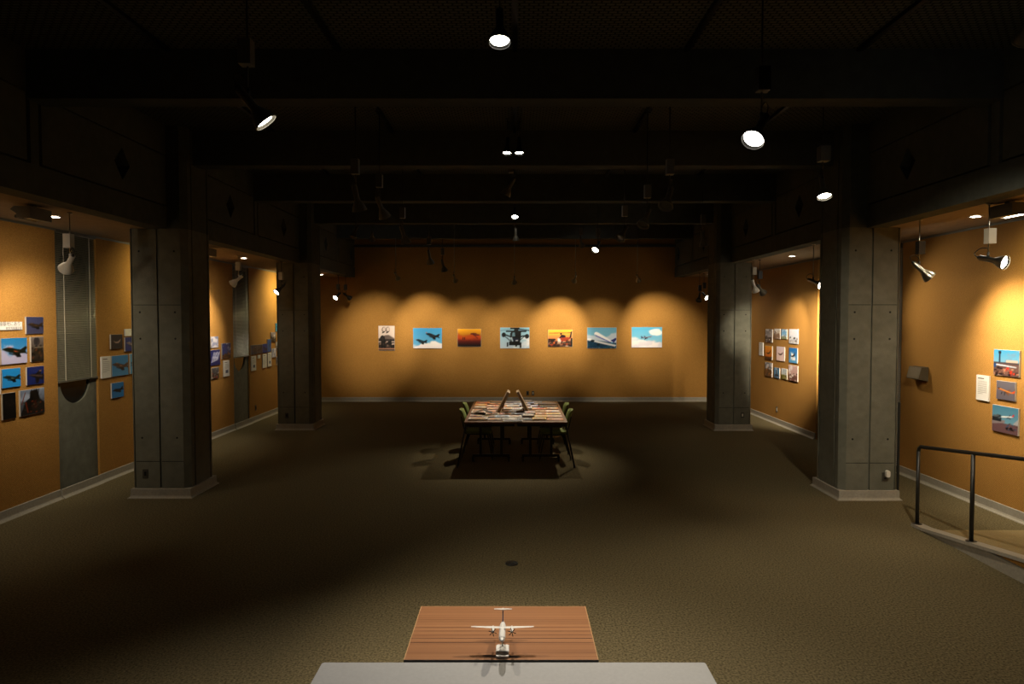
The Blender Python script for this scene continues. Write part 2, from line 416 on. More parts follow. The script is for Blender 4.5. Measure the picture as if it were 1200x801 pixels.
# ------------------------------------------------------------------ columns
def column(sx, y0, label, outlet):
    """shaft with chamfered corners and real joints, plinth, upper pilaster; y0 = near face of the plinth"""
    xi, xo = (4.165, 4.895) if sx > 0 else (4.215, 4.945)
    t = thing('concrete_column', label, 'column', (sx * (xi + xo) / 2, y0 + 0.4, 0))
    ox, oy = sx * (xi + xo) / 2, y0 + 0.4
    f, b = y0 + 0.035, y0 + 0.765
    xm = (xi + xo) / 2 + 0.0
    g = 0.013
    pts = [(xi + 0.07, f), (xm - g, f), (xm - g, f + 0.025), (xm + g, f + 0.025), (xm + g, f), (xo - 0.045, f), (xo - 0.045, f + 0.03), (xo - 0.022, f + 0.03), (xo - 0.022, f + 0.012),
           (xo, f + 0.03), (xo, b), (xi + 0.06, b), (xi, b - 0.06)]
    for gy in (f + 0.62, f + 0.17):
        pts += [(xi, gy + g), (xi + 0.025, gy + g), (xi + 0.025, gy - g), (xi, gy - g)]
    pts += [(xi, f + 0.07)]
    P = [(sx * x - ox, y - oy) for x, y in pts]
    MB().extrude(P, 0.11, ZS).build('shaft', M_conc, t)
    # upper pilaster in front of the fascia
    up = [(xi + 0.07, f), (FX + 0.02, f), (FX + 0.02, b), (xi + 0.06, b), (xi, b - 0.06)]
    for gy in (f + 0.62, f + 0.17): up += [(xi, gy + g), (xi + 0.025, gy + g), (xi + 0.025, gy - g), (xi, gy - g)]
    up += [(xi, f + 0.07)]
    MB().extrude([(sx * x - ox, y - oy) for x, y in up], ZS, ZC - 0.002).build('upper_pilaster', M_fasc, t)
    # plinth
    mb = MB(); rings = []
    for ins, z in ((-0.02, 0.0), (-0.016, 0.008), (0.0, 0.02), (0.006, 0.035), (0.008, 0.118), (0.02, 0.124)):
        a0, a1 = xi - 0.03 + ins, xo + 0.03 - ins; b0, b1 = y0 + ins + 0.005, y0 + 0.795 - ins
        rings.append([(sx * x - ox, y - oy, z) for x, y in ((a0, b0), (a1, b0), (a1, b1), (a0, b1))])
    vs = [p for r in rings for p in r]
    fs = [(4 * i + k, 4 * i + (k + 1) % 4, 4 * i + 4 + (k + 1) % 4, 4 * i + 4 + k) for i in range(5) for k in range(4)] + [(0, 1, 2, 3), (20, 21, 22, 23)]
    mb.add(vs, fs).build('plinth', M_base, t)
    # form-tie holes and pour joints on the front face
    for z in (0.78, 2.06, 2.40, 3.18):
        for x in (xi + 0.15, xo - 0.13):
            MB().cyl((sx * x - ox, f - oy - 0.002, z), (sx * x - ox, f - oy + 0.02, z), 0.013, n=10).build('tie_hole', M_groove, t)
    for z in (0.47, 2.49):
        for xa, xb in ((xi + 0.07, xm - g), (xm + g, xo - 0.045)):
            a, c = sorted((sx * xa - ox, sx * xb - ox))
            MB().box((a, f - oy - 0.0015, z), (c, f - oy + 0.01, z + 0.007)).build('pour_joint', M_groove, t)
    if outlet:
        x, z = sx * outlet[0] - ox, outlet[1]
        p = MB().rbox((x - 0.035, f - oy - 0.008, z - 0.058), (x + 0.035, f - oy + 0.002, z + 0.058), 0.006, 1).build('outlet_plate', M_outlet, t)
        MB().box((x - 0.014, f - oy - 0.0105, z - 0.026), (x + 0.014, f - oy - 0.006, z + 0.026)).build('socket', M_groove if outlet[2] == 0 else M_cream, p)
    return t
column(-1, 8.74, 'tall concrete column beside the blind with the bright lamp in front', (4.78, 0.315, 0))
column(-1, 14.13, 'concrete column nearest the end wall on the blinds side', (4.75, 0.30, 0))
c1r = column(1, 8.64, 'tall concrete column beside the handrail with a white plug device', None)
column(1, 14.06, 'concrete column with a spotlit upper face near the end wall', (4.72, 0.32, 1))
# a slim dark conduit on the outer side of the column by the handrail
MB().tube([(4.93 - 4.53, -0.32, 0.06), (4.93 - 4.53, -0.32, 1.25)], 0.016).build('conduit', M_black, c1r)
# plug-in night light on the same column
t = thing('plug_device', 'small white plug-in device low on the column beside the handrail', 'plug', (4.735, 8.675, 0.30))
MB().rbox((-0.035, -0.012, -0.055), (0.035, 0, 0.055), 0.006, 1).build('socket_plate', M_outlet, t)
MB().rbox((-0.005, -0.055, 0.0), (0.043, -0.010, 0.085), 0.02, 1).build('plug_body', M_white, t)
MB().box((-0.012, -0.02, -0.03), (0.012, -0.011, -0.005)).build('socket_slot', M_groove, t)

# ------------------------------------------------------------------ venetian blinds
def blind(name, label, x, y0, y1, z0, z1, sx, group=None, pitch=0.024, tilt=50, mslat=M_blind):
    """hangs in the plane x, slats run along y; sx = +1 faces +x"""
    t = thing(name, label, 'blind', (x, (y0 + y1) / 2, z0), 0, group)
    w = (y1 - y0) / 2
    MB().box((-0.02, -w, z1 - z0 - 0.03), (0.02, w, z1 - z0)).build('head_rail', M_grmetal, t)
    MB().box((-0.015, -w, 0), (0.015, w, 0.02)).build('bottom_rail', M_grmetal, t)
    d = 0.0125; c, s = math.cos(math.radians(tilt)), math.sin(math.radians(tilt))
    mb = MB()
    pr = [(-d, 0.0), (0, 0.0022), (d, 0.0)]
    vs = []
    for y in (-w, w):
        for u, v in pr: vs.append((sx * (u * c - v * s), y, -(u * s + v * c)))
    mb.add(vs, [(0, 1, 4, 3), (1, 2, 5, 4)])
    me = mb.mesh('slat', mslat)
    n = int((z1 - z0 - 0.06) / pitch)
    for i in range(n): link('slat', me, t, (0, 0, 0.035 + i * pitch))
    cords = (-w + 0.14, w - 0.14) if y1 - y0 < 1.5 else (-w + 0.08, -w / 3, w / 3, w - 0.08)
    for y in cords:
        MB().box((sx * 0.011, y - 0.006, 0.01), (sx * 0.014, y + 0.006, z1 - z0 - 0.02)).build('ladder_tape', M_cream, t)
    return t
blind('venetian_blind', 'grey venetian blind behind the white spotlight beside the photo wall title', WL - 0.008, 8.745, 9.565, 1.49, 3.45, 1)
blind('venetian_blind', 'grey venetian blind between photo groups near the far column', WL - 0.008, 14.21, 15.05, 1.49, 3.45, 1)
blind('venetian_blind', 'wide full height venetian blind behind the column by the handrail', WR + 0.045, RO[0] + 0.02, RO[1] - 0.02, 0.06, 3.42, -1, pitch=0.03, mslat=mat('blind_pale', (0.55, 0.53, 0.47), 0.4, 0.1))

# ------------------------------------------------------------------ ramp with handrail, upper landing
RY0, RSL, RX = 7.42, 0.125, 4.50
LANDZ = 0.69
ry1 = RY0 - LANDZ / RSL
mb = MB().add([(RX, RY0, 0), (WR, RY0, 0), (WR, ry1, LANDZ), (RX, ry1, LANDZ), (RX, ry1, 0), (WR, ry1, 0)],
              [(0, 1, 2, 3), (0, 3, 4), (1, 5, 2), (3, 2, 5, 4), (0, 4, 5, 1)])
ramp = mb.build('ramp', [M_ramp]); tag(ramp, 'beige carpeted ramp rising beside the side wall', kind='structure')
# side skin of cloth and baseboard
mb = MB().add([(RX - 0.02, RY0 - 1.0, 0.0), (RX - 0.02, ry1, 0), (RX - 0.02, ry1, LANDZ), (RX - 0.02, RY0 - 1.0, RSL * 1.0), (RX + 0.01, RY0 - 1.0, 0.0), (RX + 0.01, ry1, 0), (RX + 0.01, ry1, LANDZ), (RX + 0.01, RY0 - 1.0, RSL)],
              [(0, 1, 2, 3), (7, 6, 5, 4), (0, 3, 7, 4), (3, 2, 6, 7), (0, 4, 5, 1), (1, 5, 6, 2)])
mb.build('side_cloth', M_cloth, ramp)
hb = 0.125
mb = MB().add([(RX - 0.045, RY0 + 0.05, 0.0), (RX - 0.045, ry1, 0), (RX - 0.045, ry1, hb), (RX - 0.045, RY0 - 1.0, hb), (RX - 0.01, RY0 + 0.05, 0.0), (RX - 0.01, ry1, 0), (RX - 0.01, ry1, hb), (RX - 0.01, RY0 - 1.0, hb)],
              [(0, 1, 2, 3), (7, 6, 5, 4), (0, 3, 7, 4), (3, 2, 6, 7), (0, 4, 5, 1), (1, 5, 6, 2)])
mb.build('side_baseboard', M_base, ramp)
ks = RY0 + 0.14
mb = MB()
def kz(y): return max(0.0, (RY0 - y) * RSL)
vs = []
for y in (ks, RY0 - 0.05, ry1):
    z = kz(y)
    for dx, dz in ((-0.07, 0.002), (0.05, 0.002), (0.05, 0.035), (-0.07, 0.035)): vs.append((RX + dx, y, z + dz))
fs = [(0, 1, 2, 3), (11, 10, 9, 8)]
for i in range(2):
    for k in range(4): fs.append((4 * i + k, 4 * i + (k + 1) % 4, 4 * i + 4 + (k + 1) % 4, 4 * i + 4 + k))
mb.add(vs, fs).build('kerb', M_base, ramp)
struct('floor_landing', MB().box((WL, YR, 0), (WR, ry1, LANDZ)), M_carpet, 'raised landing at the head of the ramp')

hr = thing('handrail', 'black steel handrail along the edge of the ramp', 'handrail', (RX - 0.02, 7.53, 0))
r_ = 0.0195
def hz(y): return 0.90 + (7.53 - y) * 0.118
pts = [(0, 0, 0.85), (0, -0.012, 0.885), (0, -0.045, 0.908)]
pts += [(0, y - 7.53, hz(y)) for y in (7.4, 6.6, 5.5, 4.5, 3.4, ry1)]
MB().tube(pts, r_, 10).build('top_rail', M_black, hr)
for i, y in enumerate((7.53, 6.63, 5.73, 4.83, 3.93, 3.03, 2.13)):
    z0 = kz(y) + 0.03
    p = MB().cyl((0, y - 7.53, z0), (0, y - 7.53, (0.86 if i == 0 else hz(y) - 0.005)), r_, n=10).build('post', M_black, hr)
    MB().cyl((0, y - 7.53, z0), (0, y - 7.53, z0 + 0.012), 0.05, n=14).build('foot_plate', M_black, p)

# ------------------------------------------------------------------ photo painter (flat prints)
class Canvas:
    def __init__(self, w, h, top, bot=None, seed=0):
        self.w, self.h = w, h
        self.rng = np.random.RandomState(seed)
        bot = top if bot is None else bot
        v = np.linspace(0, 1, h)[:, None, None]           # row 0 = bottom
        self.a = np.ones((h, w, 1)) * (np.array(bot) * (1 - v) + np.array(top) * v) / 255.0
        self.u, self.v = np.meshgrid((np.arange(w) + .5) / w, (np.arange(h) + .5) / h)
    def noise(self, sc, oct_=4):
        out = np.zeros((self.h, self.w)); amp = 1; tot = 0
        for o in range(oct_):
            n = max(2, int(sc * 2 ** o))
            g = self.rng.rand(n + 2, n + 2)
            x = self.u * n; y = self.v * n; xi = x.astype(int); yi = y.astype(int); fx = x - xi; fy = y - yi
            fx = fx * fx * (3 - 2 * fx); fy = fy * fy * (3 - 2 * fy)
            out += amp * ((g[yi, xi] * (1 - fx) + g[yi, xi + 1] * fx) * (1 - fy) + (g[yi + 1, xi] * (1 - fx) + g[yi + 1, xi + 1] * fx) * fy)
            tot += amp; amp *= .55
        return out / tot
    def blend(self, mask, col):
        m = np.clip(mask, 0, 1)[..., None]; self.a = self.a * (1 - m) + np.array(col) / 255.0 * m; return self
    def poly(self, pts, col, cx=.5, cy=.5, s=1.0, ang=0, sy=None, flip=False):
        asp = self.w / self.h; sy = s if sy is None else sy
        c, sn = math.cos(math.radians(ang)), math.sin(math.radians(ang))
        P = []
        for x, y in pts:
            if flip: x = -x
            X, Y = x * s * c - y * sy * sn, x * s * sn + y * sy * c
            P.append((cx + X, cy + Y * asp))
        ins = np.zeros((self.h, self.w), bool)
        j = len(P) - 1
        for i in range(len(P)):
            (xi, yi), (xj, yj) = P[i], P[j]
            if yi != yj: ins ^= ((yi > self.v) != (yj > self.v)) & (self.u < (xj - xi) * (self.v - yi) / (yj - yi) + xi)
            j = i
        return self.blend(ins.astype(float), col)
    def ell(self, cx, cy, rx, ry, col): return self.blend((((self.u - cx) / rx) ** 2 + ((self.v - cy) / ry) ** 2 < 1).astype(float), col)
    def line(self, x0, y0, x1, y1, wd, col):
        asp = self.h / self.w
        dx, dy = x1 - x0, (y1 - y0) * asp; L = dx * dx + dy * dy
        px, py = self.u - x0, (self.v - y0) * asp
        t = np.clip((px * dx + py * dy) / L, 0, 1)
        return self.blend((np.hypot(px - t * dx, py - t * dy) < wd / 2).astype(float), col)
    def clouds(self, col, sc=3, th=.5, soft=.12, v0=-1, v1=2, amt=1):
        n = self.noise(sc)
        band = np.clip((self.v - v0) / .12, 0, 1) * np.clip((v1 - self.v) / .12, 0, 1)
        return self.blend(amt * np.clip((n - th) / soft, 0, 1) * band, col)
    def rect(self, x0, y0, x1, y1, col, amt=1): return self.blend(amt * ((self.u >= x0) & (self.u <= x1) & (self.v >= y0) & (self.v <= y1)).astype(float), col)
    def speckle(self, x0, y0, x1, y1, cols, n, sz):
        for i in range(n):
            x, y = self.rng.uniform(x0, x1), self.rng.uniform(y0, y1); w = self.rng.uniform(.4, 1.4) * sz
            self.rect(x - w, y - w * .6, x + w, y + w * .6, cols[self.rng.randint(len(cols))])
        return self
    def out(self):
        a = np.clip((self.a - .45) * 1.22 + .45, 0.01, 1); h, w = a.shape[0] // 2, a.shape[1] // 2
        return a[:h * 2, :w * 2].reshape(h, 2, w, 2, 3).mean((1, 3))
FUS = [(-.5, .01), (-.42, .05), (-.33, .09), (-.24, .13), (-.14, .12), (-.02, .09), (.2, .07), (.42, .04), (.46, .0), (.42, -.05), (.2, -.08), (0, -.10), (-.2, -.08), (-.36, -.04)]
FIN = [(.22, .06), (.40, .21), (.5, .21), (.45, .03)]
WNG = [(-.12, -.04), (.14, -.24), (.30, -.22), (.20, -.02)]
STB = [(.32, .0), (.52, -.08), (.55, -.06), (.44, .03)]
def jet(c, cx, cy, s, ang=0, col=(40, 42, 36), col2=(25, 26, 24), hi=(110, 100, 80), flip=False):
    s = s * 1.08; col = tuple(v * .72 for v in col); col2 = tuple(v * .6 for v in col2)
    c.poly(WNG, col2, cx, cy, s, ang, flip=flip); c.poly(STB, col2, cx, cy, s, ang, flip=flip); c.poly(FUS, col, cx, cy, s, ang, flip=flip); c.poly(FIN, col, cx, cy, s, ang, flip=flip)
    c.poly([(-.3, .1), (-.24, .13), (-.14, .12), (-.1, .1)], hi, cx, cy, s, ang, flip=flip)
    c.poly([(-.05, .02), (.1, .0), (.2, -.03), (0, -.03)], hi, cx, cy, s, ang, flip=flip)
    c.poly([(-.22, -.1), (.02, -.13), (.02, -.17), (-.2, -.14)], col2, cx, cy, s, ang, flip=flip)
def delta(c, cx, cy, s, ang=0, col=(120, 100, 92), col2=(45, 42, 45)):
    c.poly([(-.5, 0), (-.2, .08), (-.02, .12), (.16, .40), (.32, .42), (.28, .12), (.5, .2), (.5, -.2), (.28, -.12), (.24, -.44), (.10, -.42), (.0, -.12), (-.2, -.08)], (34, 30, 34), cx, cy, s, ang)
    c.poly([(-.5, 0), (-.2, .06), (.42, .09), (.42, -.02), (-.2, -.03)], (82, 68, 64), cx, cy, s, ang)
    c.poly([(.14, .36), (.30, .40), (.30, .30), (.16, .28)], (150, 120, 110), cx, cy, s, ang)
def liner(c, cx, cy, s, ang=0, body=(235, 232, 230), belly=(150, 150, 160), tail=(40, 60, 130), wing=(90, 92, 100), flip=False):
    k = dict(cx=cx, cy=cy, s=s, ang=ang, flip=flip)
    c.poly([(.0, -.02), (.2, .16), (.26, .16), (.16, -.02)], wing, **k)
    c.poly([(-.5, 0), (-.46, .035), (-.38, .055), (.3, .05), (.5, .03), (.5, .015), (.3, -.03), (-.38, -.045), (-.47, -.03)], body, **k)
    c.poly([(-.47, -.03), (-.38, -.045), (.3, -.03), (.5, .015), (.3, -.005), (-.38, -.018)], belly, **k)
    c.poly([(.33, .04), (.46, .19), (.53, .19), (.49, .03)], tail, **k)
    c.poly([(-.08, -.02), (.2, -.17), (.26, -.16), (.12, -.01)], wing, **k)
    c.poly([(-.08, -.07), (.03, -.06), (.03, -.10), (-.07, -.11)], (60, 62, 70), **k)
    c.poly([(.4, .02), (.54, -.02), (.56, .0), (.48, .03)], wing, **k)
def cockpit(c, seed=0):
    c.clouds((150, 160, 180), 2, .45, .2, .5)
    c.poly([(-.5, -.5), (-.3, .05), (-.05, .22), (.3, .1), (.5, -.1), (.5, -.5)], (34, 34, 34))
    c.poly([(-.14, .0), (-.1, .45), (.2, .5), (.3, .1), (.16, -.12), (.0, -.16)], (18, 19, 22))
    for x in (.44, .54, .64, .74): c.line(x, .72, x + .03, 1.0, .025, (20, 20, 22))
    c.poly([(-.22, -.35), (-.24, .0), (-.12, .08), (-.02, -.02), (-.02, -.4)], (10, 10, 11))
    c.poly([(.05, -.3), (.02, .0), (.14, .06), (.2, -.28)], (60, 30, 18))
    c.line(.3, .1, .22, .5, .05, (120, 50, 25)); c.line(.2, .9, .05, .45, .03, (110, 45, 25))
    c.speckle(.1, .05, .95, .6, [(96, 98, 90), (60, 62, 58), (150, 70, 30), (30, 30, 30)], 26, .03)
def paint(kind, w=84, h=60, seed=0, bg=None, bg2=None, **kw):
    C = lambda t, b=None: Canvas(w, h, t, b, seed)
    if kind == 'jet':
        c = C(bg or (70, 120, 180), bg2 or bg or (90, 140, 190))
        if kw.get('cloud'): c.blend(np.clip((kw.get('cv', .8) - .15 - c.v * .9 + (c.noise(3) - .5) * 1.1) / .2, 0, 1) * .9, (178, 168, 194))
        jet(c, kw.get('cx', .5), kw.get('cy', .5), kw.get('s', .85), kw.get('ang', -8), kw.get('col', (48, 50, 38)), kw.get('col2', (22, 24, 22)), kw.get('hi', (130, 92, 60)), kw.get('flip', False))
    elif kind == 'delta':
        c = C(bg or (38, 52, 110), bg2 or (30, 46, 100)); delta(c, .5, .48, kw.get('s', .95), kw.get('ang', -12))
    elif kind == 'portrait':
        c = C((120, 110, 105), (40, 36, 32)); c.ell(.45, .82, .26, .16, (66, 62, 64))
        for x in (.28, .4, .52): c.line(x, .70, x + .04, .98, .03, (15, 15, 17))
        c.poly([(-.4, -.5), (-.3, .0), (0, .2), (.35, .1), (.5, -.5)], (52, 46, 38)); c.speckle(.05, .0, .95, .65, [(30, 26, 22), (80, 70, 56), (60, 50, 40), (90, 60, 40), (18, 17, 16)], 30, .06)
        c.rect(.3, .56, 1, .60, (120, 112, 100))
    elif kind == 'dark':
        c = C((10, 10, 12), (8, 8, 9)); c.speckle(.05, .5, .95, .72, [(42, 38, 36), (26, 24, 24), (58, 50, 44)], 14, .05); c.line(.55, .45, .95, .75, .03, (40, 38, 38)); c.line(.1, .55, .5, .6, .02, (52, 46, 42))
    elif kind == 'cockpit':
        c = C((120, 130, 150), (60, 60, 64)); cockpit(c)
    elif kind == 'bwjet':
        c = C((224, 208, 200), (196, 180, 172))
        for ox in (.33, .58):
            c.ell(ox, .85, .12, .11, (92, 80, 76)); c.ell(ox + .01, .86, .09, .085, (214, 198, 190)); c.line(ox - .08, .72, ox + .04, .76, .05, (40, 34, 33))
        c.poly([(-.5, -.02), (-.1, .18), (.14, .2), (.5, -.02), (.5, -.14), (-.5, -.12)], (112, 100, 96))
        c.poly([(-.5, -.05), (.5, -.05), (.5, -.2), (-.5, -.2)], (62, 54, 52)); c.ell(.24, .47, .15, .14, (26, 22, 22)); c.ell(.24, .47, .10, .1, (52, 46, 45))
        c.rect(0, .06, 1, .33, (66, 54, 50)); c.speckle(0, .1, 1, .36, [(20, 17, 17), (130, 110, 100), (40, 34, 32), (30, 26, 25)], 26, .06)
        for x in (.2, .38, .76): c.line(x, .42, x + .02, .12, .07, (18, 15, 15))
        c.ell(.22, .15, .09, .07, (14, 12, 12)); c.ell(.4, .13, .07, .06, (16, 14, 14)); c.rect(.82, .24, .98, .29, (210, 190, 180))
        c.rect(0, .03, 1, .09, (160, 120, 100)); c.rect(0, 0, 1, .03, (30, 24, 22))
    elif kind == 'twojets':
        c = C((66, 146, 196), (112, 172, 210)); n = c.noise(3)
        c.blend(np.clip((.40 - c.v - np.abs(c.u - .68) * .55 + (n - .5) * .45) / .06, 0, 1), (236, 226, 226)); c.blend(np.clip((.18 - c.v + (n - .5) * .3) / .08, 0, 1), (228, 220, 224))
        jet(c, .67, .63, .46, -14, (36, 46, 56), (18, 22, 28), (90, 100, 108)); jet(c, .28, .35, .38, -14, (34, 58, 70), (18, 24, 30), (80, 96, 104))
        c.ell(.46, .77, .022, .025, (200, 120, 110)); c.ell(.1, .44, .02, .022, (190, 120, 110))
    elif kind == 'sunset':
        c = C((240, 172, 24), (60, 20, 6)); n = c.noise(4)
        c.blend(np.clip((.70 - c.v + (n - .5) * .3) / .12, 0, 1), (178, 78, 12)); c.blend(np.clip((.52 - c.v + (n - .5) * .15) / .2, 0, 1), (120, 44, 8)); c.blend(np.clip((.40 - c.v) / .4, 0, 1), (26, 9, 4))
        c.ell(.68, .72, .14, .05, (96, 40, 8)); c.ell(.80, .66, .14, .05, (110, 46, 8)); c.line(.66, .70, .86, .46, .02, (70, 26, 5))
        for x in (.23, .30): c.rect(x - .012, .38, x + .012, .52, (34, 12, 4))
    elif kind == 'helifront':
        c = C((132, 178, 200), (176, 190, 204)); c.clouds((222, 218, 222), 2, .48, .14, -1, .6)
        k = (14, 17, 22)
        c.line(-.02, .85, .48, .93, .02, (110, 130, 145)); c.line(.5, .95, 1.02, .86, .035, (50, 58, 68)); c.rect(.48, .82, .62, .97, k); c.rect(.35, .94, .66, 1, k)
        c.poly([(-.13, -.2), (-.16, .15), (-.1, .25), (.22, .25), (.2, -.05), (.16, -.22)], k); c.poly([(-.1, .05), (-.08, .2), (.0, .2), (.02, .05)], (110, 140, 156))
        c.rect(.2, .79, .9, .85, k); c.rect(.42, .33, .64, .5, (30, 38, 58)); c.poly([(-.15, .0), (-.08, -.16), (-.04, -.16), (-.1, .05)], (170, 185, 195))
        for sgn, ex in ((-1, .12), (1, .92)):
            c.ell(ex, .58 if sgn > 0 else .65, .07, .11, k); c.line(.5 + sgn * .12, .55, ex, .68 if sgn < 0 else .62, .04, k); c.line(.5 + sgn * .14, .34, .5 + sgn * .32, .56, .02, k)
        c.rect(.3, .15, .68, .32, k)
        for x in (.25, .55, .70): c.rect(x - .025, .02 if x == .70 else .08, x + .025, .28, k)
        c.rect(.53, .34, .61, .41, (190, 190, 196))
    elif kind == 'heliside':
        c = C((236, 176, 66), (196, 120, 74)); c.blend(np.clip((.75 - c.v) / .2, 0, 1) * .7, (190, 120, 84)); c.rect(0, .0, 1, .34, (92, 66, 56))
        c.speckle(0, .02, 1, .42, [(40, 28, 26), (140, 104, 84), (24, 18, 18), (170, 150, 130), (150, 70, 40)], 60, .05)
        c.line(.05, .80, .95, .82, .02, (70, 44, 34)); c.poly([(-.05, .0), (.05, .14), (.2, .12), (.24, .0)], (34, 28, 40)); c.rect(.5, .7, .56, .8, (40, 32, 36))
        c.poly([(-.12, -.1), (.0, .02), (.28, .04), (.42, .02), (.4, -.04), (.1, -.14)], (150, 66, 44)); c.poly([(.38, .02), (.44, .28), (.49, .28), (.44, .0)], (34, 30, 40))
        c.poly([(-.1, -.15), (-.1, .0), (.0, -.02), (.05, -.16)], (214, 200, 196)); c.ell(.28, .2, .08, .1, (60, 36, 30)); c.ell(.25, .22, .04, .05, (200, 110, 60))
        c.rect(.93, 0, 1, .5, (16, 13, 14)); c.rect(0, .36, .3, .46, (44, 32, 30))
    elif kind == 'airlinerbig':
        c = C((104, 158, 184), (140, 180, 198)); n = c.noise(3)
        c.blend(np.clip((.62 - c.v + np.abs(c.u - .5) * .35 + (n - .5) * .35) / .1, 0, 1) * .9, (190, 196, 208)); c.blend(np.clip((.45 - c.v - c.u * .18) / .04, 0, 1), (28, 62, 84))
        c.clouds((40, 84, 104), 5, .5, .1, -.2, .32)
        k = dict(cx=.56, cy=.5, s=.86, ang=-24)
        c.poly([(-.42, .02), (-.40, .08), (-.34, .11), (-.26, .11), (.34, .03), (.42, .0), (.42, -.03), (.3, -.06), (-.3, -.06), (-.39, -.03)], (238, 234, 234), **k)
        c.poly([(-.38, -.02), (.3, -.035), (.42, -.015), (.42, -.03), (.3, -.06), (-.3, -.06)], (64, 72, 150), **k)
        c.poly([(.3, .02), (.44, .2), (.50, .19), (.46, .0)], (30, 40, 108), **k)
        c.poly([(-.5, .0), (.5, -.22), (.46, -.28), (.1, -.2), (-.5, -.06)], (206, 204, 206), .5, .47, 1.0, 0); c.rect(.0, .43, .14, .47, (230, 226, 226))
        c.ell(.18, .36, .07, .05, (30, 40, 46)); c.ell(.38, .18, .05, .05, (14, 26, 34)); c.ell(.85, .27, .02, .02, (60, 190, 220)); c.speckle(.0, .0, 1, .05, [(100, 120, 130)], 8, .03)
    elif kind == 'airlinersky':
        c = C((92, 170, 208), (150, 196, 218)); n = c.noise(3)
        c.blend(np.clip((.48 - c.v - .1 * c.u + (n - .5) * .4) / .08, 0, 1), (232, 224, 226)); c.blend(np.clip((.2 - np.hypot((c.u - .78) * .8, c.v - .78) + (n - .5) * .25) / .06, 0, 1), (240, 232, 232)); c.clouds((196, 196, 212), 5, .52, .12, -.2, .4, .5)
        liner(c, .50, .5, .36, 10, (150, 140, 158), (52, 46, 52), (58, 60, 92), (44, 42, 50), True)
    elif kind == 'airport':
        c = C((64, 132, 168), (150, 160, 170)); n = c.noise(3)
        c.blend(np.clip((n - .45) / .15, 0, 1) * (c.v > .5), (96, 128, 150)); c.rect(0, .0, 1, .5, (96, 74, 70)); c.rect(.5, .46, .95, .62, (170, 150, 140)); c.rect(0, .46, 1, .52, (70, 66, 70))
        c.rect(.21, .52, .27, .9, (40, 44, 56)); c.rect(.19, .86, .30, .95, (30, 32, 42)); c.poly([(-.5, -.05), (.4, -.12), (.42, -.16), (-.5, -.1)], (180, 190, 205)); c.poly([(-.02, -.2), (.06, -.16), (.22, -.2), (.1, -.26)], (206, 58, 44))
        c.speckle(0, .0, 1, .3, [(60, 42, 40), (120, 90, 80), (36, 30, 32), (160, 120, 100), (170, 60, 44)], 50, .045)
        c.rect(.0, .3, .1, .46, (40, 70, 110))
    elif kind == 'orange':
        c = C((104, 100, 108), (96, 90, 98)); liner(c, .5, .48, .95, -14, (196, 128, 70), (150, 80, 44), (190, 80, 50), (120, 78, 50)); c.line(.3, .4, .28, .3, .03, (30, 24, 24)); c.line(.45, .36, .44, .24, .03, (30, 24, 24)); c.poly([(-.5, .03), (-.42, .06), (-.34, .05), (-.4, -.02)], (50, 34, 30), .5, .48, .95, -14)
    elif kind == 'takeoff':
        c = C((74, 118, 142), (120, 156, 172)); c.rect(0, 0, 1, .36, (104, 80, 84)); c.poly([(-.5, -.1), (.0, -.02), (.0, -.12), (-.5, -.22)], (130, 120, 124)); c.rect(0, .4, .36, .56, (44, 48, 54)); c.speckle(0, .5, .3, .66, [(50, 54, 60), (90, 96, 100)], 12, .05)
        liner(c, .60, .62, .5, 8, (230, 228, 228), (180, 170, 176), (190, 40, 44), (70, 74, 84), False); c.speckle(.55, .12, 1, .4, [(30, 28, 34), (60, 80, 110), (80, 60, 60), (24, 22, 26)], 34, .03); c.poly([(.3, -.12), (.5, .1), (.5, -.14)], (150, 150, 156))
    elif kind == 'bird':
        c = C(bg, bg2 or bg)
        if kw.get('cloud'): c.clouds((226, 222, 224), 2, .48, .12, .1, .75)
        col = kw.get('col', (60, 34, 32)); a = kw.get('ang', 0)
        c.poly([(-.34, .12), (-.1, .02), (.1, .04), (.36, .26), (.26, .0), (.1, -.12), (-.12, -.1), (-.24, .0)], col, .5, .48, 1.0, a)
        if kw.get('ground'): c.rect(0, 0, 1, .2, kw['ground']); c.clouds((20, 14, 12), 4, .5, .1, -.2, .25)
    elif kind == 'land':
        c = C(bg, bg2); g = kw.get('ground', (70, 52, 44)); hgt = kw.get('hgt', .4); n = c.noise(4)
        c.clouds((224, 220, 224), 3, .5, .14, .45, 1.2, .8); c.blend(np.clip((hgt - c.v + (n - .5) * .14) / .05, 0, 1), g)
        c.speckle(.05, .05, .95, hgt + .12, kw.get('cols', [(40, 34, 32), (150, 136, 126), (210, 204, 200)]), kw.get('n', 24), .06)
        if kw.get('plane'): liner(c, .52, hgt + .08, .8, 4, (228, 226, 228), (140, 140, 150), (70, 80, 120), (90, 90, 98))
        if kw.get('mast'): c.rect(.45, hgt - .05, .58, .78, (36, 40, 46)); c.rect(.2, hgt - .1, .85, hgt + .05, (28, 32, 38))
    elif kind == 'streaks':
        c = C((36, 48, 104), (30, 42, 96))
        for i in range(7):
            x = .1 + .1 * i; c.line(x, .2 + .02 * i, min(.98, x + .28), .86 - .03 * (i % 3), .05, (204, 204, 220)); c.line(x + .03, .45, x + .2, .66, .03, (150, 156, 190))
    elif kind == 'cloudy':
        c = C((120, 128, 160), (150, 152, 176)); c.clouds((206, 200, 208), 3, .46, .14); c.line(.2, .55, .85, .45, .09, (176, 176, 190))
    else: c = C((90, 110, 140))
    return c.out()

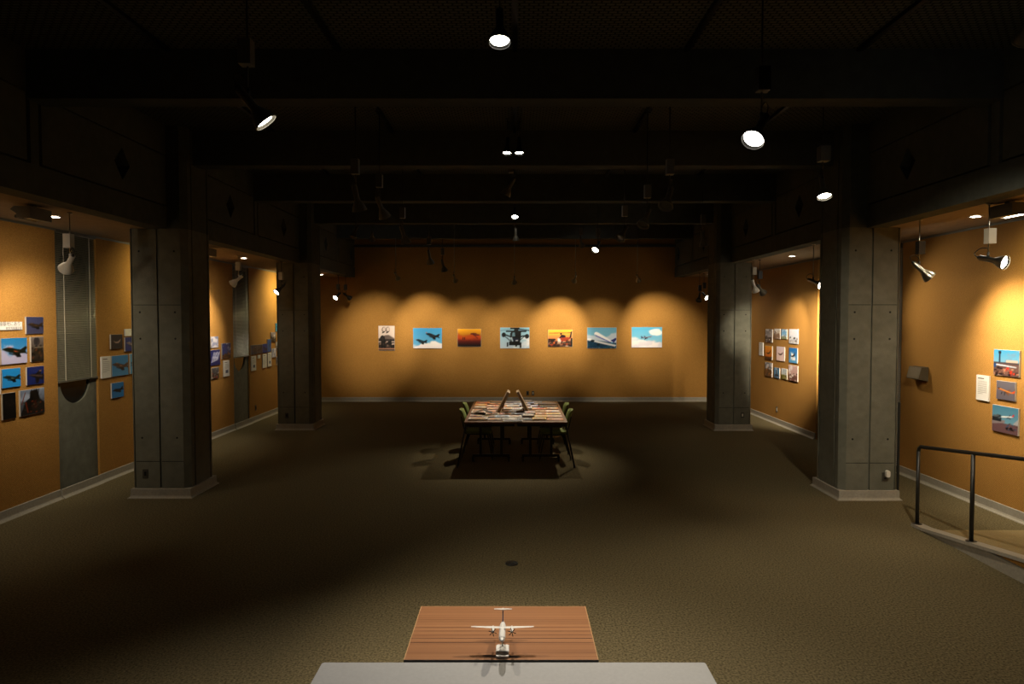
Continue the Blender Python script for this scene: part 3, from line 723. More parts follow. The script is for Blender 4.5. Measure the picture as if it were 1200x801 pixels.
def face_mesh(img, W, H):
    """grid on local y-z plane facing +x ... u runs along +y"""
    h, w = img.shape[:2]
    ys = (np.arange(w + 1) / w - .5) * W; zs = (np.arange(h + 1) / h - .5) * H
    Y, Z = np.meshgrid(ys, zs)
    vs = np.stack([np.zeros(Y.size), Y.ravel(), Z.ravel()], 1)
    i = np.arange(w * h); r, c = i // w, i % w; a = r * (w + 1) + c
    faces = np.stack([a, a + 1, a + w + 2, a + w + 1], 1)
    me = bpy.data.meshes.new('print'); me.from_pydata(vs.tolist(), [], faces.tolist())
    pad = np.pad(img, ((0, 1), (0, 1), (0, 0)), 'edge'); pad2 = np.pad(img, ((1, 0), (1, 0), (0, 0)), 'edge')
    pv = (pad + pad2) / 2
    lin = np.where(pv <= .04045, pv / 12.92, ((pv + .055) / 1.055) ** 2.4)
    lin = lin * 0.70
    col = np.concatenate([lin.reshape(-1, 3), np.ones((lin.size // 3, 1))], 1).astype(np.float32)
    at = me.color_attributes.new('Col', 'FLOAT_COLOR', 'POINT'); at.data.foreach_set('color', col.ravel())
    me.materials.append(M_print); me.update(); return me

def wall_rect(wall, x0, y0, x1, y1, th):
    """pixel box -> centre, width, height on a wall's front plane"""
    ym, xm = (y0 + y1) / 2, (x0 + x1) / 2
    if wall == 'back':
        f = lambda x, y: at_y(x, y, YB - th); a, b = f(x0, ym).x, f(x1, ym).x
        t, bt = f(xm, y0).z, f(xm, y1).z
        return Vector(((a + b) / 2, YB, (t + bt) / 2)), abs(b - a), t - bt
    X = (WL + th) if wall == 'left' else (WR - th)
    f = lambda x, y: at_x(x, y, X); a, b = f(x0, ym).y, f(x1, ym).y
    t, bt = f(xm, y0).z, f(xm, y1).z
    return Vector((WL if wall == 'left' else WR, (a + b) / 2, (t + bt) / 2)), abs(b - a), t - bt
ROT = {'left': 0.0, 'right': math.pi, 'back': -math.pi / 2}
# local frame: +x out of the wall, +y along; left wall seen with +y to the right
def picture(wall, box, img, label, group=None, th=0.018):
    c, W, H = wall_rect(wall, *box, th)
    t = thing('photo_panel', label, 'photograph', c, ROT[wall], group)
    MB().box((0.0005, -W / 2, -H / 2), (th, W / 2, H / 2)).build('board', M_edge, t)
    # left wall: +y recedes to the picture's right; other walls rotate the same way
    o = link('print', face_mesh(img, W * .985, H * .985), t, (th + 0.0012, 0, 0))
    return t
def caption(wall, box, label, lines=6, title=True, pic=None, group=None, th=0.02, text=None, name='caption_panel', cat='caption'):
    c, W, H = wall_rect(wall, *box, th)
    t = thing(name, label, cat, c, ROT[wall], group)
    MB().box((0.0005, -W / 2, -H / 2), (th, W / 2, H / 2)).build('board', M_paper, t)
    if lines:
        mb = MB(); top = H * .36; span = H * (.40 if pic else .62)
        for i in range(lines):
            z = top - span * (i + (1.5 if title else 0)) / (lines + 1); w = W * (.36 if i < lines - 1 else .2)
            mb.box((th, -W * .36, z - H * .010), (th + .0012, -W * .36 + 2 * w, z + H * .010))
        mb.build('text_lines', M_inkg, t)
        if title: MB().box((th, -W * .36, top - H * .0), (th + .0012, W * .12, top + H * .035)).build('title_line', M_ink, t)
    if pic:
        MB().box((th, -W * .2, -H * .30), (th + .0012, W * .25, -H * .10)).build('small_picture', mat('tiny_picture', (0.10, 0.12, 0.2), .6), t)
    if text:
        for body, size, y, z, al in text:
            cu = bpy.data.curves.new('t', 'FONT'); cu.body = body; cu.size = size; cu.align_x = al; cu.align_y = 'CENTER'
            o = bpy.data.objects.new('t', cu); COL.objects.link(o)
            me = bpy.data.meshes.new_from_object(o.evaluated_get(bpy.context.evaluated_depsgraph_get()))
            bpy.data.objects.remove(o)
            me.transform(Matrix(((0, 0, 1, 0), (1, 0, 0, 0), (0, 1, 0, 0), (0, 0, 0, 1))))
            me.materials.clear(); me.materials.append(M_ink)
            link('lettering', me, t, (th + 0.0012, W / 2 - y, z))
    return t

# ---- end wall, seven large photographs
G7 = 'row of large photographs on the end wall'
picture('back', (443.5, 381.5, 462.5, 410.5), paint('bwjet', 72, 108, 3), 'upright black and white photo of a parked jet with two open canopies', G7)
picture('back', (484, 384, 518, 408), paint('twojets', 128, 92, 5), 'photo of two dark jets flying over cloud in blue sky', G7)
picture('back', (536, 385, 564, 406), paint('sunset', 112, 84, 7), 'photo of an orange sunset with two small dark figures', G7)
picture('back', (586, 383.5, 620.5, 408), paint('helifront', 132, 96, 9), 'photo of a dark helicopter seen head on against pale sky', G7)
picture('back', (642, 386, 671, 406), paint('heliside', 116, 80, 11), 'photo of a parked helicopter on an apron under an orange sky', G7)
picture('back', (688, 383.5, 722.5, 408), paint('airlinerbig', 132, 94, 13), 'photo of a white airliner with blue stripe climbing past dark hills', G7)
picture('back', (740, 383, 776, 407), paint('airlinersky', 132, 88, 15), 'photo of a small airliner low among white clouds in blue sky', G7)

# ---- left wall, group beside the first blind
GL1 = 'fighter jet photographs before the first blind'
caption('left', (-34, 377, 26.2, 386.6), 'long white title board with dark lettering above the fighter jet photos', 0, name='title_board', cat='sign',
        text=[('の最前線基地にあり', 0.056, 0.03, 0.020, 'RIGHT'), ('航空写真展示室', 0.036, 0.012, -0.030, 'RIGHT')])
picture('left', (30.8, 371, 51, 391), paint('jet', 72, 72, 1, (62, 66, 96), (70, 70, 92), s=.85, ang=-6, col=(74, 60, 46), hi=(110, 84, 60)), 'small dusky photo of a brown jet beside the title board', GL1)
picture('left', (1.2, 395.8, 31.8, 426), paint('jet', 104, 100, 2, (44, 116, 168), (100, 150, 200), s=.9, ang=-8, col=(40, 48, 36), hi=(170, 84, 58), cloud=True, cv=.75), 'larger photo of a camouflaged jet against blue sky and lilac cloud', GL1)
picture('left', (36.4, 394.4, 51.2, 423.3), paint('portrait', 56, 104, 3), 'upright photo of a jet crew under an open canopy', GL1)
picture('left', (2.2, 431.5, 24.2, 453.6), paint('jet', 80, 80, 4, (40, 134, 200), (52, 140, 204), s=.9, ang=-8, col=(44, 62, 58), hi=(120, 140, 130)), 'photo of a green grey jet on plain bright blue sky', GL1)
picture('left', (31.6, 429.2, 51.6, 450), paint('delta', 72, 72, 5), 'photo of a jet seen from below on deep blue sky', GL1)
picture('left', (3, 460, 18.6, 490.6), paint('dark', 60, 108, 6), 'almost black upright night photo', GL1)
picture('left', (23.6, 455.6, 52.2, 485.2), paint('cockpit', 100, 104, 7), 'photo of a cockpit with black seat frames and orange straps', GL1)
caption('left', (-9, 432, 0.9, 462.5), 'white text card below the title board at the wall edge', 7)
# ---- left wall, between first blind and column
GL2 = 'photographs between the first blind and the column'
picture('left', (130, 391.5, 143.6, 408.6), paint('bird', 60, 72, 8, bg=(26, 22, 24), bg2=(40, 34, 34), col=(150, 134, 126)), 'small black and white photo right after the first blind', GL2)
caption('left', (147, 385, 172, 393), 'small white title board partly behind the column', 3, False)
picture('left', (146.6, 394.8, 163, 411), paint('jet', 72, 64, 9, (30, 48, 110), (34, 54, 120), s=.8, ang=-14, col=(170, 150, 150), hi=(210, 200, 200), cx=.45), 'photo of a pale jet on navy sky partly behind the column', GL2)
caption('left', (119.2, 417.4, 130, 442.6), 'white text card beside the photo of a jet with a red fin', 8)
c_ = paint('jet', 84, 92, 10, (60, 122, 178), (86, 140, 186), s=.95, ang=-10, col=(120, 92, 78), col2=(70, 52, 46), hi=(190, 150, 120))
picture('left', (131, 416, 150.2, 440), c_, 'photo of a brown jet banking on mid blue sky beside a text card', GL2)
picture('left', (152.6, 413.8, 168, 437), paint('jet', 72, 88, 11, (92, 150, 196), (100, 156, 200), s=.8, ang=10, flip=True), 'pale blue jet photo mostly hidden by the column', GL2)
picture('left', (131, 447.8, 145, 465.4), paint('jet', 64, 72, 12, (48, 116, 178), (60, 124, 184), s=.85, ang=4, col=(34, 36, 34)), 'lowest small photo of a dark jet on blue sky after the first blind', GL2)
caption('left', (157, 438, 165, 461), 'white text card edge mostly hidden by the column', 6)
# ---- left wall, second bay
GL3 = 'photographs before the second blind'
for i, (ya, yb) in enumerate(((414, 422), (425, 433), (435, 443))):
    picture('left', (239.5, ya, 245.2, yb), paint('jet', 48, 48, 20 + i, [(60, 80, 130), (50, 90, 150), (70, 90, 140)][i], s=.8), ['topmost', 'middle', 'lowest'][i] + ' of three small blue photos peeping out behind the column', GL3)
picture('left', (247.4, 394, 256, 407), paint('cloudy', 60, 80, 23), 'pale photo of an aircraft in hazy cloud before the second blind', GL3)
picture('left', (246.6, 409.6, 258, 427.8), paint('streaks', 72, 90, 24), 'navy photo crossed by thick white smoke trails', GL3)
picture('left', (248.4, 430.4, 256.6, 443.4), paint('land', 60, 76, 25, (90, 90, 96), (60, 56, 56), ground=(50, 42, 40), cols=[(30, 28, 30), (200, 198, 196), (160, 60, 44), (90, 84, 80)]), 'small dark apron photo under the smoke trail photo', GL3)
picture('left', (260.2, 401.8, 270.4, 420), paint('land', 72, 96, 26, (28, 44, 100), (60, 80, 130), ground=(70, 46, 34), hgt=.3, cols=[(110, 74, 50), (40, 28, 26), (140, 100, 70)]), 'photo of a brown airfield under deep blue sky before the second blind', GL3)
caption('left', (262.4, 422, 269, 440.6), 'white text card with a small picture before the second blind', 5, True, True)
GL4 = 'photographs after the second blind'
for bx_, args, lb in (
    ((294.4, 404, 301, 415), dict(kind='delta', seed=30, bg=(36, 50, 84), bg2=(44, 60, 92)), 'first small dark blue photo right after the second blind'),
    ((301, 403.4, 307.4, 414), dict(kind='jet', seed=31, bg=(70, 70, 84), ang=30, col=(30, 30, 34)), 'small grey photo of a diving jet between two blue photos'),
    ((307.5, 402.6, 313.2, 413), dict(kind='jet', seed=32, bg=(30, 60, 130), ang=-30, col=(20, 26, 40)), 'small deep blue photo above a text card'),
    ((313.5, 397, 317.6, 412), dict(kind='jet', seed=33, bg=(48, 90, 150), ang=60, s=.6), 'narrow upright blue photo stepping up the wall'),
    ((317.8, 389, 323.2, 400.4), dict(kind='land', seed=34, bg=(140, 130, 136), bg2=(100, 92, 96), ground=(24, 22, 22), hgt=.5), 'small photo half black and half grey near the far column'),
    ((318.4, 408, 323.6, 418.4), dict(kind='cloudy', seed=35), 'small hazy violet photo near the far column'),
    ((323, 378.4, 330, 388), dict(kind='delta', seed=36, bg=(40, 130, 170), bg2=(50, 140, 180)), 'topmost turquoise photo against the far column'),
    ((323.6, 400, 330.5, 410), dict(kind='land', seed=37, bg=(130, 124, 136), bg2=(90, 84, 90)), 'small grey photo edge against the far column'),
    ((324, 417.2, 331, 427.2), dict(kind='land', seed=38, bg=(96, 92, 120), bg2=(80, 70, 80)), 'lowest small violet photo against the far column')):
    picture('left', bx_, paint(w=56, h=60, **args), lb, GL4)
for bx_, n, pc, lb in (((295, 417, 300.2, 434), 5, True, 'white text card with a picture under the first photo after the second blind'), ((302.5, 416, 305.2, 419.6), 0, None, 'tiny square white label under the diving jet photo'),
                       ((308, 414.6, 312.6, 430.6), 7, None, 'plain white text card under the deep blue photo'), ((314, 413, 318.2, 429), 5, True, 'white text card with a dot picture under the narrow photo')):
    caption('left', bx_, lb, n, bool(n), pc)

# ---- right wall, grid of small photos
GR2 = 'grid of small photographs on the spotlit side wall'
caption('right', (889.6, 401, 894, 416.2), 'white text card beside the grid of small photos', 7)
for bx_, args, lb in (
    ((897, 385.4, 905, 401), dict(kind='land', seed=40, bg=(110, 104, 110), bg2=(200, 196, 200), ground=(70, 52, 46), hgt=.42), 'grey cloudy airfield photo at the top corner of the grid by the text card'),
    ((907.2, 385, 914, 397), dict(kind='land', seed=41, bg=(200, 190, 180), bg2=(190, 176, 166), ground=(140, 110, 90), hgt=.6, cols=[(120, 84, 66), (220, 214, 208), (90, 66, 54)]), 'small beige photo in the top row of the grid'),
    ((915.6, 385.6, 922, 397), dict(kind='land', seed=42, bg=(90, 150, 200), bg2=(150, 190, 216), ground=(130, 140, 110), hgt=.28, plane=True, n=6), 'small photo of a white aircraft on grass in the top row of the grid'),
    ((924.6, 385.4, 935, 402.6), dict(kind='land', seed=43, bg=(206, 204, 216), bg2=(180, 190, 204), ground=(170, 168, 172), hgt=.3, n=18), 'pale misty photo at the outer top corner of the grid'),
    ((896.6, 405, 904.8, 421), dict(kind='bird', seed=44, bg=(236, 160, 20), bg2=(190, 100, 14), col=(30, 16, 8), ang=12, ground=(90, 50, 12)), 'orange sunset photo with black jet silhouette in the grid'),
    ((910, 406, 919.2, 422.6), dict(kind='bird', seed=45, bg=(214, 196, 206), bg2=(224, 196, 190), col=(70, 40, 38)), 'central pink photo of a dark aircraft in the grid'),
    ((924.6, 407.4, 934.2, 425), dict(kind='bird', seed=46, bg=(30, 110, 176), bg2=(90, 150, 190), col=(44, 34, 30), ang=24, cloud=True), 'bright blue photo of a dark aircraft over cloud in the grid'),
    ((896.6, 424.6, 904.6, 440.8), dict(kind='land', seed=47, bg=(90, 96, 110), bg2=(190, 186, 180), ground=(110, 82, 60), hgt=.55, cols=[(60, 44, 36), (180, 120, 50), (210, 206, 200), (44, 36, 34)]), 'brown airfield photo at the lowest corner by the text card'),
    ((907, 430.6, 913.4, 442.6), dict(kind='land', seed=48, bg=(70, 120, 160), bg2=(90, 140, 176), ground=(70, 110, 140), hgt=.3, mast=True, n=4), 'small photo of a dark ship mast on blue in the grid'),
    ((915.6, 431.6, 922, 444), dict(kind='land', seed=49, bg=(170, 180, 190), bg2=(200, 204, 204), ground=(120, 116, 60), hgt=.42, n=10), 'small photo with a yellow green meadow in the grid'),
    ((924, 428, 934.6, 446.4), dict(kind='land', seed=50, bg=(190, 160, 156), bg2=(176, 140, 136), ground=(110, 76, 70), hgt=.4), 'rosy dusk photo at the outer lowest corner of the grid')):
    picture('right', bx_, paint(w=60, h=84, **args), lb, GR2)
# ---- right wall, near group
GR1 = 'three airport photographs above the ramp'
picture('right', (1164.4, 409.8, 1194.6, 440.4), paint('airport', 108, 104, 51), 'photo of an airport with a dark control tower and red vehicles', GR1)
picture('right', (1167.6, 446.6, 1189.8, 468.6), paint('orange', 84, 84, 52), 'photo of an orange airliner on grey sky', GR1)
picture('right', (1162.6, 476, 1193.4, 507.4), paint('takeoff', 108, 104, 53), 'photo of a white airliner with red tail over an apron', GR1)
caption('right', (1144, 439.6, 1158.6, 469), 'white text card beside the orange airliner photo', 9)

# ------------------------------------------------------------------ small wall fittings
c, W, H = wall_rect('right', 1069.5, 431, 1086, 447.5, 0.16)
t = thing('wall_speaker', 'bronze box speaker on the cloth wall before the text card', 'speaker', Vector((WR, 9.68, 1.54)), math.pi)
mb = MB().add([(0, -.16, -.10), (0, .16, -.10), (0, .16, .10), (0, -.16, .10), (.13, -.15, -.07), (.13, .15, -.07), (.09, .15, .095), (.09, -.15, .095)],
              [(0, 1, 2, 3), (4, 7, 6, 5), (0, 4, 5, 1), (1, 5, 6, 2), (2, 6, 7, 3), (3, 7, 4, 0)])
mb.build('body', M_bronze, t)
mb = MB().add([(.132, -.135, -.058), (.132, .135, -.058), (.095, .135, .083), (.095, -.135, .083)], [(0, 1, 2, 3)])
mb.build('grille', mat('speaker_grille', (0.16, 0.12, 0.065), 0.7), t)
def outlet(loc, rz, label, pale=False, s=1.0):
    t = thing('wall_outlet', label, 'outlet', loc, rz)
    MB().rbox((0, -.035 * s, -.06 * s), (.009, .035 * s, .06 * s), .006, 0).build('plate', M_outlet, t)
    MB().box((.009, -.015 * s, -.032 * s), (.0125, .015 * s, .032 * s)).build('socket', M_cream if pale else M_groove, t)
outlet((at_y(618.3, 459, YB).x, YB, .235), -math.pi / 2, 'dark outlet plate behind the table, the one with a dark insert')
outlet((at_y(624.6, 459, YB).x, YB, .235), -math.pi / 2, 'dark outlet plate behind the table, the one with a pale insert', True)
p = at_x(910.5, 479.5, WR); outlet((WR, p.y, p.z), math.pi, 'dark outlet plate low under the photo grid', True)
p = at_x(299.5, 477.5, WL); outlet((WL, p.y, p.z), 0, 'dark outlet plate low on the wall after the second blind')
t = thing('floor_outlet', 'round black outlet cover set in the carpet', 'outlet', (-0.03, 6.39, 0))
MB().lathe([(0, .0), (.062, .0), (.060, .006), (.05, .009), (0, .009)], 24).build('cover', M_black, t)
MB().lathe([(0, .0092), (.03, .0092), (.03, .012), (0, .012)], 20).build('lid', M_black, t)
MB().lathe([(0.052, .0088), (.058, .0075), (.058, .010), (.052, .011), (.052, .0088)], 24).build('ring', M_dkmetal, t)

# ------------------------------------------------------------------ spotlights
SHADE = MB().lathe([(0.0, 0.158), (0.022, 0.158), (0.0275, 0.153), (0.0275, 0.02), (0.032, 0.006), (0.046, -0.02), (0.062, -0.05), (0.072, -0.082), (0.0745, -0.094), (0.070, -0.094), (0.058, -0.055), (0.030, -0.02), (0.0, -0.02)], 24)
SH = {k: SHADE.mesh('shade', m) for k, m in (('black', M_dkmetal), ('grey', M_grmetal), ('chrome', M_chrome), ('white', M_white))}
LENS = {k: MB().lathe([(0.0, -0.078), (0.030, -0.082), (0.055, -0.080), (0.0635, -0.074)], 24).mesh('bulb', m) for k, m in (('lit', M_lit), ('off', M_off))}
RIM = {k: MB().lathe([(0.0745, -0.088), (0.078, -0.092), (0.0745, -0.099), (0.069, -0.096), (0.0745, -0.088)], 24).mesh('rim', m) for k, m in (('black', M_dkmetal), ('grey', M_grmetal), ('chrome', M_chrome), ('white', M_white))}
CAP = MB().lathe([(0.0, 0.178), (0.012, 0.176), (0.018, 0.158), (0.0, 0.156)], 14).mesh('cord_cap', M_black)
WARM = (1.0, 0.86, 0.64)
def spot(label, joint, ztop, target, power=0, style='grey', angle=55, blend=0.7, lit=None, box=True, boxdz=0.2, group=None, color=WARM, boxm=None, scale=1.0, boxw=0.038, rad=0.04, spill=0.0):
    """hanging spotlight: rod from the ceiling, ballast box, joint, cord, neck and bell shade aimed at target"""
    j = Vector(joint); t = thing('spotlight', label, 'spotlight', (j.x, j.y, ztop), 0, group)
    lit = (power > 0) if lit is None else lit
    L = ztop - j.z
    rodm = M_chrome if style in ('chrome', 'white') else M_dkmetal
    MB().cyl((0, 0, 0), (0, 0, -L + 0.03), 0.0065, n=8).build('rod', rodm, t)
    MB().cyl((0, 0, 0), (0, 0, -0.014), 0.028, n=14).build('ceiling_cup', rodm, t)
    if box:
        h = 0.075; zc = -L + boxdz
        bm_ = boxm or {'black': M_dkmetal, 'grey': M_grmetal, 'chrome': M_dkmetal, 'white': M_cream}[style]
        MB().box((-boxw, -boxw - 0.02, zc - h), (boxw, boxw - 0.02, zc + h)).build('ballast_box', bm_, t)
    MB().cyl((0, 0, -L + 0.045), (0, 0, -L - 0.012), 0.013, n=10).build('joint', M_black if style != 'white' else M_white, t)
    d = (Vector(target) - j).normalized()
    q = Vector((0, 0, -1)).rotation_difference(d)
    # head hangs beside the joint; its neck crosses the joint 6 cm above the shade
    side = d.cross(Vector((0, 0, 1)))
    side = side.normalized() if side.length > 1e-3 else Vector((1, 0, 0))
    off = Vector((0, 0, -L)) + q @ Vector((0, 0, -0.07 * scale)) + Vector((0, 0, -0.028))
    s = link('shade', SH[style], t, off); s.rotation_mode = 'QUATERNION'; s.rotation_quaternion = q; s.scale = (scale,) * 3
    for nm, me in (('bulb', LENS['lit' if lit else 'off']), ('rim', RIM[style]), ('cord_cap', CAP)):
        o = link(nm, me, s)
    a = off + q @ Vector((0, 0, 0.176 * scale)); b = Vector((0, 0, -L + 0.04))
    up = Vector((0, 0, 0.055)) + (a - b) * 0.25
    pts = [a, a + (q @ Vector((0, 0, 0.03))) + Vector((0, 0, 0.03)), (a + b) / 2 + up + Vector((0, 0, 0.02)), b + Vector((0, 0, 0.045)) + (a - b) * 0.1, b]
    P = [Vector(p) for p in pts]; cur = []
    for i in range(len(P) - 1):
        p0, p1, p2, p3 = P[max(i - 1, 0)], P[i], P[i + 1], P[min(i + 2, len(P) - 1)]
        for k in range(5):
            u = k / 5; cur.append(0.5 * ((2 * p1) + (p2 - p0) * u + (2 * p0 - 5 * p1 + 4 * p2 - p3) * u * u + (3 * p1 - p0 - 3 * p2 + p3) * u ** 3))
    cur.append(P[-1])
    MB().tube(cur, 0.0045, 6).build('cord', M_black, t)
    if power > 0:
        ld = bpy.data.lights.new('spot_beam', 'SPOT'); ld.energy = power; ld.color = color; ld.spot_size = math.radians(angle); ld.spot_blend = blend; ld.shadow_soft_size = rad
        lo = bpy.data.objects.new('spot_beam', ld); COL.objects.link(lo); lo.parent = t
        lo.location = off + q @ Vector((0, 0, -0.115 * scale)); lo.rotation_mode = 'QUATERNION'; lo.rotation_quaternion = q
        if spill > 0:
            l2 = ld.copy(); l2.energy = power * spill; l2.spot_size = math.radians(150); l2.spot_blend = 1.0
            lo2 = lo.copy(); lo2.data = l2; lo2.name = 'spot_spill'; COL.objects.link(lo2); lo2.parent = t
    return t

ZA = ZS        # aisle lamps hang from the soffit
ZN = ZC - 0.036  # nave lamps hang from the tracks
# nave, lit
spot('lit black spotlight aimed down at the model aircraft table', (-0.10, 4.60, 4.32), ZN, (-0.1, 3.6, 0.9), 330, 'black', 80, 1.0, boxdz=0.3, color=(1, 0.90, 0.76), rad=0.022)
spot('lit dark spotlight on the track near the blinds side, tilted towards the middle', (-1.63, 4.22, 3.68), ZN, (-0.88, 4.42, 2.72), 270, 'grey', 84, 1.0, boxdz=0.25)
spot('lit black spotlight with a looped cord tilted over the carpet', (1.59, 4.45, 3.60), ZN, (0.6, 3.5, 2.1), 250, 'black', 78, 1.0, boxdz=0.25)
spot('glowing white-faced spotlight with a grey box beside the ramp side fascia', (3.14, 7.02, 3.73), ZN, (3.05, 5.9, 1.0), 150, 'grey', 84, 1.0, boxdz=0.26, boxw=0.05)
for dx in (-0.07, 0.07):
    spot('small lit spotlight over the middle of the hall, the %s side one of a pair' % ('blinds' if dx < 0 else 'ramp'), (-0.02 + dx, 8.35, 4.47), ZN, (-0.02 + dx * 3, 7.6, 0.4), 6, 'black', 70, 1.0, group='paired middle spotlights', box=False, scale=0.8)
spot('bright square-faced spotlight on the middle track facing along the hall', (0.0, 14.1, 4.55), ZN, (0.0, 11.75, 0.7), 330, 'black', 43, 1.0, box=False)
spot('small lit spotlight with a framed box shining on the reading table', (1.65, 13.6, 3.81), ZN, (-0.1, 11.2, 0.7), 220, 'grey', 58, 1.0, boxdz=0.22)
# nave, unlit
GA = 'unlit spotlights on the tracks over the hall'
spot('dark backed spotlight at the ceiling edge above the ramp, aimed past the handrail', (3.14, 4.2, 4.18), ZN, (4.75, 8.4, 0.9), 360, 'grey', 60, 1.0)
for n_, (x, y, z, tx, ty) in enumerate(((-1.6, 6.92, 3.60, -1.45, 7.2), (-1.6, 8.14, 3.70, -1.3, 8.6), (-1.6, 9.79, 3.58, -1.35, 10.1), (-1.6, 12.8, 3.53, -1.5, 13.3), (-1.6, 15.2, 3.56, -1.4, 15.6))):
    spot('unlit grey spotlight, %s from the landing on the blinds side middle track' % ('second', 'third', 'fourth', 'fifth', 'sixth')[n_], (x, y, z), ZN, (tx, ty, z - 0.9), 0, 'grey', group=GA, boxdz=0.24)
for n_, (x, y, z, tx, ty) in enumerate(((1.56, 6.94, 3.60, 1.25, 6.5), (1.56, 8.1, 3.57, 1.2, 7.7), (1.56, 9.76, 3.60, 1.1, 9.3))):
    spot('unlit spotlight, %s from the landing on the ramp side middle track' % ('second', 'third', 'fourth')[n_], (x, y, z), ZN, (tx, ty, z - 0.75), 0, 'grey', group=GA, boxdz=0.24)
spot('unlit cream spotlight hanging beside the far ramp side column', (3.12, 11.4, 3.72), ZN, (3.3, 11.6, 2.9), 0, 'grey', group=None, boxdz=0.24)
spot('unlit spotlight tilted sideways on the middle track', (-0.05, 9.6, 4.22), ZN, (-0.35, 9.7, 3.7), 0, 'grey', boxdz=0.2)
spot('spotlight high on the middle track beyond the bright one', (0.02, 14.2, 4.12), ZN, (0.05, 14.3, 3.2), 0, 'grey', box=False)
spot('unlit spotlight near the blinds side fascia towards the end wall', (-3.13, 13.5, 4.08), ZN, (-3.4, 13.2, 3.3), 0, 'grey', box=False)
# washing the end wall
PX = [at_y(x, 396, YB).x for x in (453, 501, 550, 603, 656.5, 705, 758)]
EW = 'spotlights close to the end wall aimed at its photographs'
spot('spotlight by the blinds side fascia aimed at the black and white photo', (-3.13, 15.04, 4.18), ZN, (PX[0] - 0.32, YB, 1.75), 680, 'grey', 36, 1.0, box=False, group=EW)
for (x, y, z, px, tz, pw, an, lb) in ((-2.98, 17.15, 3.44, PX[1], 2.0, 250, 60, 'spotlight aimed at the photo of two jets'), (-1.5, 16.95, 3.37, PX[2] + 0.1, 1.85, 140, 58, 'spotlight aimed at the orange sunset photo'),
                                  (-0.01, 17.0, 3.33, PX[3], 1.75, 155, 64, 'spotlight aimed at the head-on helicopter photo'), (1.53, 17.3, 3.38, PX[4] - 0.05, 2.0, 370, 57, 'spotlight aimed at the parked helicopter photo'),
                                  (3.06, 17.1, 3.38, PX[6] + 0.3, 1.95, 310, 60, 'spotlight aimed at the small airliner photo')):
    spot(lb, (x, y, z), ZN, (px, YB, tz), pw, 'chrome', angle=an, blend=1.0, box=False, group=EW, scale=0.9)
spot('spotlight high behind the small lit one, aimed at the climbing airliner photo', (1.56, 16.2, 4.18), ZN, (PX[5], 18.9, 1.75), 400, 'grey', 40, 1.0, lit=True)
# aisles
def aim(j, d): return (Vector(j), Vector(j) + Vector(d))
def aisle(label, j, d, *a, **k): spot(label, j, ZA, Vector(j) + Vector(d), *a, **k)
aisle('white spotlight on a rod with a white box in front of the first blind', (-4.84, 7.46, 2.98), (-.75, .60, -.62), 72, 'white', 92, 1.0, spill=0.2, boxdz=0.18, boxm=M_white)
aisle('white spotlight aimed at the title board from beyond its end', (-4.84, 5.5, 2.98), (-.62, .58, -.5), 34, 'white', 80, 1.0, spill=1.4, boxdz=0.18, boxm=M_white)
aisle('cream spotlight aimed at the wall before the second blind', (-5.08, 12.6, 3.08), (-.8, .15, -.6), 110, 'white', 88, 1.0, spill=0.05, boxdz=0.2, boxm=M_cream)
aisle('lit grey spotlight in front of the far blinds side column', (-4.74, 13.9, 2.98), (-.5, -.6, -.7), 60, 'grey', 90, 0.9, boxdz=0.2, boxm=M_cream)
aisle('lit black spotlight hanging before the end wall on the blinds side', (-4.72, 18.3, 2.98), (-.3, -.7, -.5), 24, 'black', 90, 0.9, boxdz=0.18)
aisle('dark spotlight hanging right beside the lit one before the end wall on the blinds side', (-4.56, 18.45, 2.98), (.4, .5, -.4), 0, 'black', boxdz=0.18)
aisle('chrome spotlight with glowing face above the ramp', (4.74, 6.86, 2.94), (.45, -.85, -.28), 60, 'chrome', 100, 1.0, spill=0.1, boxdz=0.2, boxm=M_cream)
aisle('chrome spotlight with a black box aimed down at the text card', (4.71, 7.98, 2.94), (.66, -.06, -.60), 210, 'chrome', 92, 1.0, spill=0.03, boxdz=0.2, boxm=M_black)
aisle('bright spotlight peeping out behind the column by the handrail', (4.62, 10.6, 2.92), (.42, -.80, -.35), 60, 'chrome', 100, 0.9, box=False)
aisle('spotlight behind the column by the handrail aimed along the aisle', (4.96, 10.9, 2.96), (.36, 1, -.46), 1300, 'chrome', 50, 1.0, boxdz=0.2)
aisle('spotlight behind the column by the handrail aimed at the far column', (5.30, 11.3, 2.96), (-.17, 1, -.30), 260, 'chrome', 26, 1.0, boxdz=0.2)
aisle('white spotlight in front of the spotlit far column', (4.64, 13.30, 3.02), (.35, .25, -.8), 0, 'white', boxdz=0.22)
aisle('grey spotlight with a dark box beside the spotlit far column', (4.80, 13.42, 2.95), (.5, .35, -.5), 60, 'grey', 80, 0.9, boxdz=0.22, boxm=M_black)
aisle('lit spotlight hanging before the end wall on the ramp side', (4.84, 17.5, 2.96), (.3, -.7, -.5), 24, 'black', 90, 0.9, boxdz=0.2)
aisle('unlit spotlight beside the lit one before the end wall on the ramp side', (4.70, 17.4, 2.93), (-.2, -.4, -.6), 0, 'black', boxdz=0.16)

